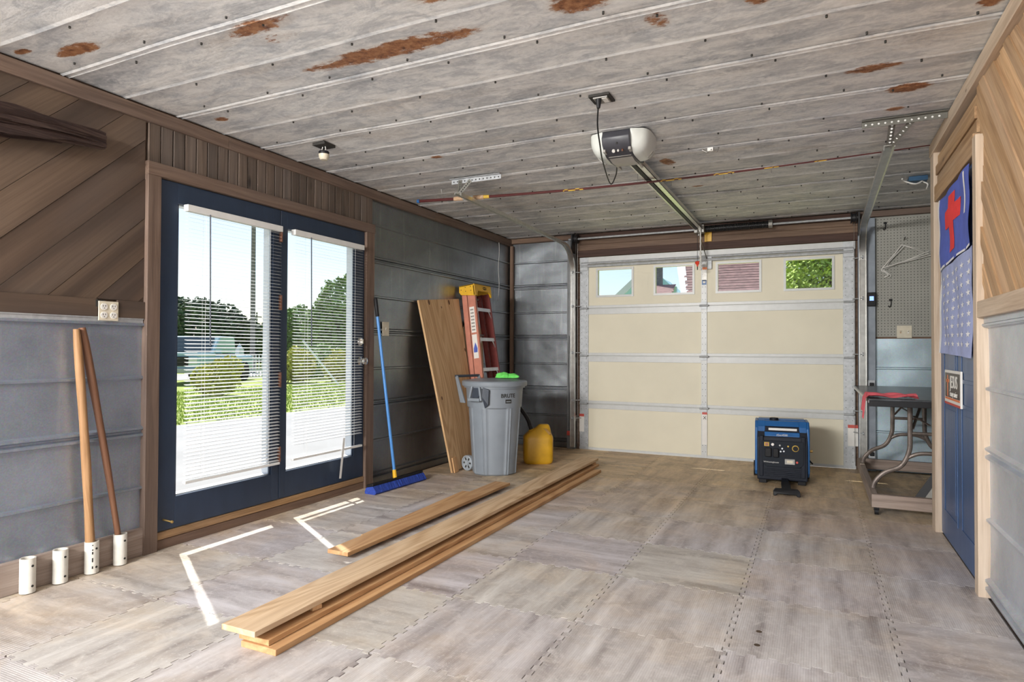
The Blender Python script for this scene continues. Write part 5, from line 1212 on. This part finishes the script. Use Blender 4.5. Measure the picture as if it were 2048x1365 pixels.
MB().bar((.02, .05, .045), (.02, -.44, .026), .052, .022).build('handle_stem', GENK, t, bevel=.004)
MB().bar((.02, -.16, .040), (.02, -.40, .030), .065, .032).build('handle_sleeve', BLACK, t, bevel=.005)
MB().prism([(-.075, -.46, .0), (-.075, -.46, .035), (-.06, -.44, .05), (.10, -.44, .05), (.115, -.46, .035), (.115, -.46, .0), (.095, -.46, .0), (.085, -.46, .014), (-.045, -.46, .014), (-.055, -.46, 0)], (0, .04, 0)).build('handle_grip', BLACK, t, bevel=.005)

# ================================================================== OUTDOORS
GZ = -.14
tag(MB().box(-90, -3.43, -60, 70, GZ-.4, GZ).box(-3.43, 60, YB+.16, 80, GZ-.4, GZ).build('ground', GRASSM), 'sunlit lawn outside', 'lawn', kind='structure')
def outpt(px, py): return at(px, py, 2, GZ)
tag(MB().prism([(-3.43, -8, GZ), (-3.43, 14, GZ), (-9.3, 22, GZ), (-9.3, 6.6, GZ), (-7.6, -8, GZ)], (0, 0, .012)).build('driveway', CONC), 'pale concrete driveway outside the glazed doors', 'driveway', kind='structure')
dv = Vector((-1, .35, 0)).normalized()
tag(MB().prism([(-26, -20, GZ), (-30, 60, GZ), (-24.5, 60, GZ), (-21, -20, GZ)], (0, 0, .012)).build('road', CONC), 'pale road beyond the lawn', 'road', kind='structure')
gb = MB(); rg = random.Random(21); keep = [(outpt(432, 792).x, outpt(432, 792).y, .8), (outpt(372, 772).x-1, outpt(372, 772).y+1, 16)]+[(q_.x, q_.y, r_) for q_, r_ in ()]
for i in range(26000):
    x, y = rg.uniform(-16.5, -8.5), rg.uniform(4, 19)
    if y > 22 and x > -10: continue
    if x > -9.4 or any((x-cx)**2+(y-cy)**2 < rr_ for cx, cy, rr_ in keep): continue
    a = rg.uniform(0, pi); h_ = rg.uniform(.03, .085); dx, dy = cos(a)*.012, sin(a)*.012
    gb.add([(x-dx, y-dy, GZ), (x+dx, y+dy, GZ), (x+rg.uniform(-.03, .03), y+rg.uniform(-.03, .03), GZ+h_)], [(0, 1, 2)])
tag(gb.build('grass_blades', BLADE, None, fix=False), 'short bright lawn grass beyond the driveway', 'grass', kind='stuff')
def foliage(t, blobs, n, size, mat, seed, name='foliage'):
    r = random.Random(seed); m = MB(); tot = sum(b[1][0]*b[1][2] for b in blobs)
    for c, s_ in blobs:
        for i in range(int(n*s_[0]*s_[2]/tot)):
            while True:
                v = Vector((r.uniform(-1, 1), r.uniform(-1, 1), r.uniform(-1, 1)))
                if .25 < v.length < 1: break
            v = v.normalized()*(v.length**.5)*(1+.25*mnoise.noise(v*2.5+Vector((seed, 0, 0))))
            p = Vector(c)+Vector((v.x*s_[0], v.y*s_[1], v.z*s_[2])); a = Vector((r.gauss(0, 1), r.gauss(0, 1), r.gauss(0, 1))).normalized(); b = a.orthogonal().normalized(); k = size*r.uniform(.6, 1.3)
            if p.z < .02: continue
            m.add([p-a*k*.5, p+b*k*.28, p+a*k*.5, p-b*k*.28], [(0, 1, 2, 3)])
    return tag(m.build(name, mat, t, fix=False), kind='stuff')
def tree(label, loc, trunk, blobs, n, size, mat, seed, name='tree', cat='tree', group=None):
    t = thing(name, label, cat, loc, group=group)
    if trunk:
        m = MB().tube([(0, 0, 0), (.05*trunk, 0, trunk*.5), (0, .05*trunk, trunk)], [trunk*.07, trunk*.05, trunk*.035], 10)
        m.build('trunk', BARK, t, smooth=True)
        for q, (c, s_) in enumerate(blobs[:4]): MB().tube([(0, .03*trunk, trunk*.8), tuple(Vector(c)*.5+Vector((0, 0, trunk*.5))), c], [trunk*.03, trunk*.022, trunk*.01], 7).build('branch', BARK, t, smooth=True)
    foliage(t, blobs, n, size, mat, seed); return t
p = outpt(432, 792)
tree('small yellow-leaved bush standing on the lawn', p, .3, [((0, 0, .45), (.62, .62, .45)), ((.2, .2, .75), (.4, .4, .3))], 2600, .09, LEAF3, 2, 'bush', 'bush')
def far(px, dist):
    a = at(px, 700, 1, 10.0); v = Vector((a.x, a.y, 0)).normalized(); return Vector((v.x*dist, v.y*dist, GZ))
tree('dark spreading tree at the left beyond the truck', far(395, 46), 2.0, [((0, 0, 2.9), (2.8, 2.8, 1.5)), ((-1.5, -.8, 3.4), (1.6, 1.6, 1.2)), ((1.8, 1.0, 2.4), (1.8, 1.8, 1.1)), ((.4, 0, 1.2), (3.0, 3.0, 1.1))], 9000, .34, LEAF1, 5, group='trees beyond the road')
tree('dark low tree beside the utility pole', far(462, 52), 1.6, [((0, 0, 2.0), (2.3, 2.3, 1.4)), ((1.2, .6, 1.3), (2.3, 2.3, 1.1)), ((-1, 0, 1.0), (2, 2, 1))], 6500, .34, LEAF1, 6, group='trees beyond the road')
tree('tall leafy tree at the right of the right-hand leaf', far(700, 40), 2.6, [((0, 0, 4.0), (2.0, 2.0, 1.7)), ((.9, .9, 2.6), (1.9, 1.9, 1.6)), ((-.9, -.9, 2.6), (1.5, 1.5, 1.4)), ((0, 0, 1.4), (2.4, 2.4, 1.2))], 9500, .3, LEAF2, 7, group='trees beyond the road')
tree('rounded tree at the left of the right-hand leaf', far(590, 47), 2.0, [((0, 0, 2.7), (1.9, 1.9, 1.5)), ((-1.0, -.6, 2.0), (1.7, 1.7, 1.3)), ((.8, .5, 1.4), (2.2, 2.2, 1.2))], 8000, .3, LEAF2, 8, group='trees beyond the road')
tree('yellow-green hedge shrub left of the leaning pole', far(594, 25), 0, [((0, 0, .65), (.7, .7, .65)), ((-.5, -.3, .55), (.6, .6, .5))], 3200, .13, LEAF3, 9, 'hedge_shrub', 'shrub', 'hedge shrubs beyond the lawn')
tree('yellow-green hedge shrub right of the leaning pole', far(684, 25.5), 0, [((0, 0, .6), (.7, .7, .62)), ((.5, .3, .62), (.7, .7, .55))], 3200, .13, LEAF3, 10, 'hedge_shrub', 'shrub', 'hedge shrubs beyond the lawn')
tree('dark green hedge shrub behind the yellow ones', far(640, 29), 0, [((0, 0, .7), (1.6, 1.6, .8))], 3600, .16, LEAF2, 11, 'hedge_shrub', 'shrub', 'hedge shrubs beyond the lawn')
q = far(505, 36)
t = thing('utility_pole', 'grey wooden utility pole rising past the trees', 'pole', q); MB().cyl((0, 0, 0), (0, 0, 11), .135, .10, n=12).build('pole', POLEM, t, smooth=True)
MB().box(-.06, .06, -1.1, 1.1, 9.9, 10.05).build('crossarm', POLEM, t)
q = far(513, 70); t = thing('utility_pole', 'thin far utility pole just right of the near pole', 'pole', q); MB().cyl((0, 0, 0), (0, 0, 5.0), .10, .08, n=8).build('pole', POLEM, t); MB().box(-.05, .05, -.6, .6, 4.5, 4.6).build('crossarm', POLEM, t)
q = far(479, 31); vd = Vector((q.x, q.y, 0)).normalized(); sdv = Vector((vd.y, -vd.x, 0))
t = thing('gate_post', 'white square gate post with a pointed cap', 'post', q); MB().box(-.13, .13, -.13, .13, 0, 1.25).build('post', PAINTW, t); MB().lathe([(.17, 1.25), (.17, 1.30), (.0, 1.52)], 4).build('cap', PAINTW, t)
t = thing('picket_fence', 'short white picket fence beside the gate post', 'fence', q+sdv*.2)
for i in range(6): MB().box(-.02, .02, -.02, .02, 0, 1.0).build('picket', PAINTW, t, M=Matrix.Translation(sdv*(.1+.13*i)))
for z in (.3, .8): MB().bar(Vector((0, 0, z))+vd*.03, sdv*.85+Vector((0, 0, z))+vd*.03, .03, .07).build('fence_rail', PAINTW, t)
q0, q1 = far(612, 33), far(705, 33); t = thing('picket_fence', 'white picket fence running behind the hedge', 'fence', q0); dv = (q1-q0)
for i in range(15): MB().box(-.04, .04, -.02, .02, 0, 1.35).build('picket', PAINTW, t, M=Matrix.Translation(dv*(i/14)))
for z in (.45, 1.15): MB().bar(Vector((0, 0, z)), dv+Vector((0, 0, z)), .03, .09).build('fence_rail', PAINTW, t)
q = far(648, 23); t = thing('leaning_pole', 'thin white pole leaning over the hedge', 'pole', q); MB().cyl((.4, .3, 0), (-.55, -.45, 1.55), .035, n=8).build('pole', PAINTW, t)
# pickup truck
q = outpt(372, 772); vd = Vector((q.x, q.y, 0)).normalized()
t = thing('pickup_truck', 'pale blue pickup truck parked nose-on behind the bush', 'truck', (q.x-.5, q.y-.25, GZ), rz=atan2(-vd.x, vd.y)+radians(-25))
MB().box(-.95, .95, 0, 5.0, .45, .98).build('body', TRUCKM, t, bevel=.06); MB().box(-.92, .92, .05, 1.5, .96, 1.12).build('hood', TRUCKM, t, bevel=.05)
MB().prism([(-.85, 1.35, 1.08), (-.80, 1.95, 1.72), (-.80, 3.2, 1.72), (-.85, 3.5, 1.08)], (1.7, 0, 0)).build('cab', TRUCKM, t, bevel=.05)
MB().prism([(-.74, 1.36, 1.14), (-.70, 1.88, 1.66), (.70, 1.88, 1.66), (.74, 1.36, 1.14)], (0, -.03, .02)).build('windscreen', DGLASS, t)
MB().box(-.62, .62, -.03, .02, .66, .98).build('grille', HOLE, t); MB().box(-.98, .98, -.12, .04, .42, .60).build('bumper', ZINC, t, bevel=.03)
for s_ in (-1, 1):
    MB().box(s_*.78-.13, s_*.78+.13, -.03, .03, .74, .95).build('headlamp', LABELW, t)
    for y in (.9, 4.0): MB().cyl((s_*.95-.13, y, .36), (s_*.95+.1, y, .36), .36, n=20).build('wheel', TYRE, t, smooth=True)
    MB().box(s_*1.02-.10, s_*1.02+.10, 1.45, 1.55, 1.08, 1.24).build('mirror', TRUCKM, t)
# far house behind the trees
q = far(528, 75); t = thing('far_house', 'small far house with a terracotta roof between the trees', 'house', q, rz=.5)
MB().box(-4, 4, -3, 3, 0, 2.4).build('walls', PAINTW, t); MB().prism([(-4.4, -3.4, 2.4), (-4.4, 3.4, 2.4), (-4.4, 0, 4.0)], (8.8, 0, 0)).build('roof', TERRA, t)
for x in (-2.2, 1.8): MB().box(x-.5, x+.5, -3.05, -2.98, .9, 2.0).build('window', DGLASS, t)

# neighbour's house seen through the garage door windows
def gw(px, py, Y): return at(px, py, 1, Y)
t = thing('neighbour_house', 'neighbouring house with red shingle roof and pale teal gables', 'house', (0, 22, GZ))
def hp(px, py, Y): v = gw(px, py, Y); return Vector((v.x, v.y-22, v.z-GZ))
L0, R0 = hp(1345, 600, 22).x, hp(1545, 600, 22).x
zl = hp(1470, 588, 22).z-.5; rise = 2.9; run = 4.2
MB().box(L0+.7, R0-.2, .35, 8, 0, zl+.1).build('walls', TEAL, t)
rows_n = 40
slope = sqrt(rise**2+run**2); sv = Vector((0, run, rise)).normalized()
for i in range(rows_n):
    a = Vector((0, 0, zl))+sv*(slope*i/rows_n); lx = L0+.55-1.15*(i/rows_n)
    k = 1; segs = MB()
    for j in range(k):
        x0 = lx+(R0-lx)*j/k; x1 = lx+(R0-lx)*(j+1)/k-.008; dz = .045+.015*((i*7+j*5) % 3)
        segs.prism([Vector((x0, a.y, a.z)), Vector((x1, a.y, a.z)), Vector((x1, a.y, a.z))+sv*(slope/rows_n*1.05), Vector((x0, a.y, a.z))+sv*(slope/rows_n*1.05)], Vector((0, -.02, dz+.012)))
    segs.build('shingle_course', SHING, t)
MB().prism([(L0+.3, .2, zl-.02), (R0, .2, zl-.02), (R0-.2, run, zl+rise-.05), (L0-.6, run, zl+rise-.05)], (0, 0, -.10)).build('roof_deck', GREYSH, t)
# white gutter and rake board
MB().box(L0+.5, R0, -.08, .02, zl-.16, zl+.02).build('gutter', PAINTW, t)
MB().prism([Vector((L0+.40, -.10, zl-.15)), Vector((L0+.62, -.10, zl-.15)), Vector((L0-.45, run, zl+rise+.05)), Vector((L0-.80, run, zl+rise+.05))], (0, 0, .12)).build('rake_board', PAINTW, t)
# teal cross gable to the left with its own rakes
ga_, gb_, gc_ = hp(1312, 560, 23.5), hp(1348, 578, 23.5), hp(1320, 532, 23.5)
gl = hp(1230, 600, 23.5); gr = hp(1350, 586, 23.5); gp_ = hp(1296, 538, 23.5)
MB().prism([(gl.x, 1.5, 1), (gr.x, 1.5, 1), (gr.x, 1.5, gr.z-.1), (gp_.x, 1.5, gp_.z-.1), (gl.x, 1.5, gl.z-.1)], (0, 4, 0)).build('gable_wall', TEAL, t)
for e in (gl, gr): MB().bar((e.x, 1.44, e.z), (gp_.x, 1.44, gp_.z), .10, .22).build('gable_rake', PAINTW if e is gl else TEAL, t)
c0, c1 = hp(1311, 575, 21.4), hp(1320.5, 575, 21.4)
MB().box(c0.x-.35, c1.x, -.6, -.2, 1.2, c0.z+2.5).build('chimney', GREYSH, t)
r0, r1 = hp(1306, 572, 21.2), hp(1352, 572, 21.2)
pr_ = MB()
for i in range(6): pr_.prism([(r0.x-.5, -.8-.25*i, r0.z-.1*i), (r1.x, -.8-.25*i, r0.z-.1*i), (r1.x+.04*i, -1.05-.25*i, r0.z-.1*i-.10), (r0.x-.5, -1.05-.25*i, r0.z-.1*i-.10)], (0, 0, .02))
pr_.build('porch_roof', SHING, t); MB().box(r0.x-.5, r1.x, -.8, -.6, 0, r0.z-.05).build('porch_wall', TEAL, t)
q = gw(1618, 560, 15)
tree('bright leafy tree filling the right-hand garage window', (q.x+.35, 15, GZ), 1.6, [((0, 0, 2.9), (1.0, 1.0, 1.5)), ((-.2, .2, 2.2), (.8, .8, 1.0)), ((.9, .2, 2.4), (1.0, .9, 1.2)), ((.1, .2, 3.8), (.9, .9, .9)), ((0, .8, 2.6), (.95, .5, 1.4))], 22000, .11, LEAF4, 12)
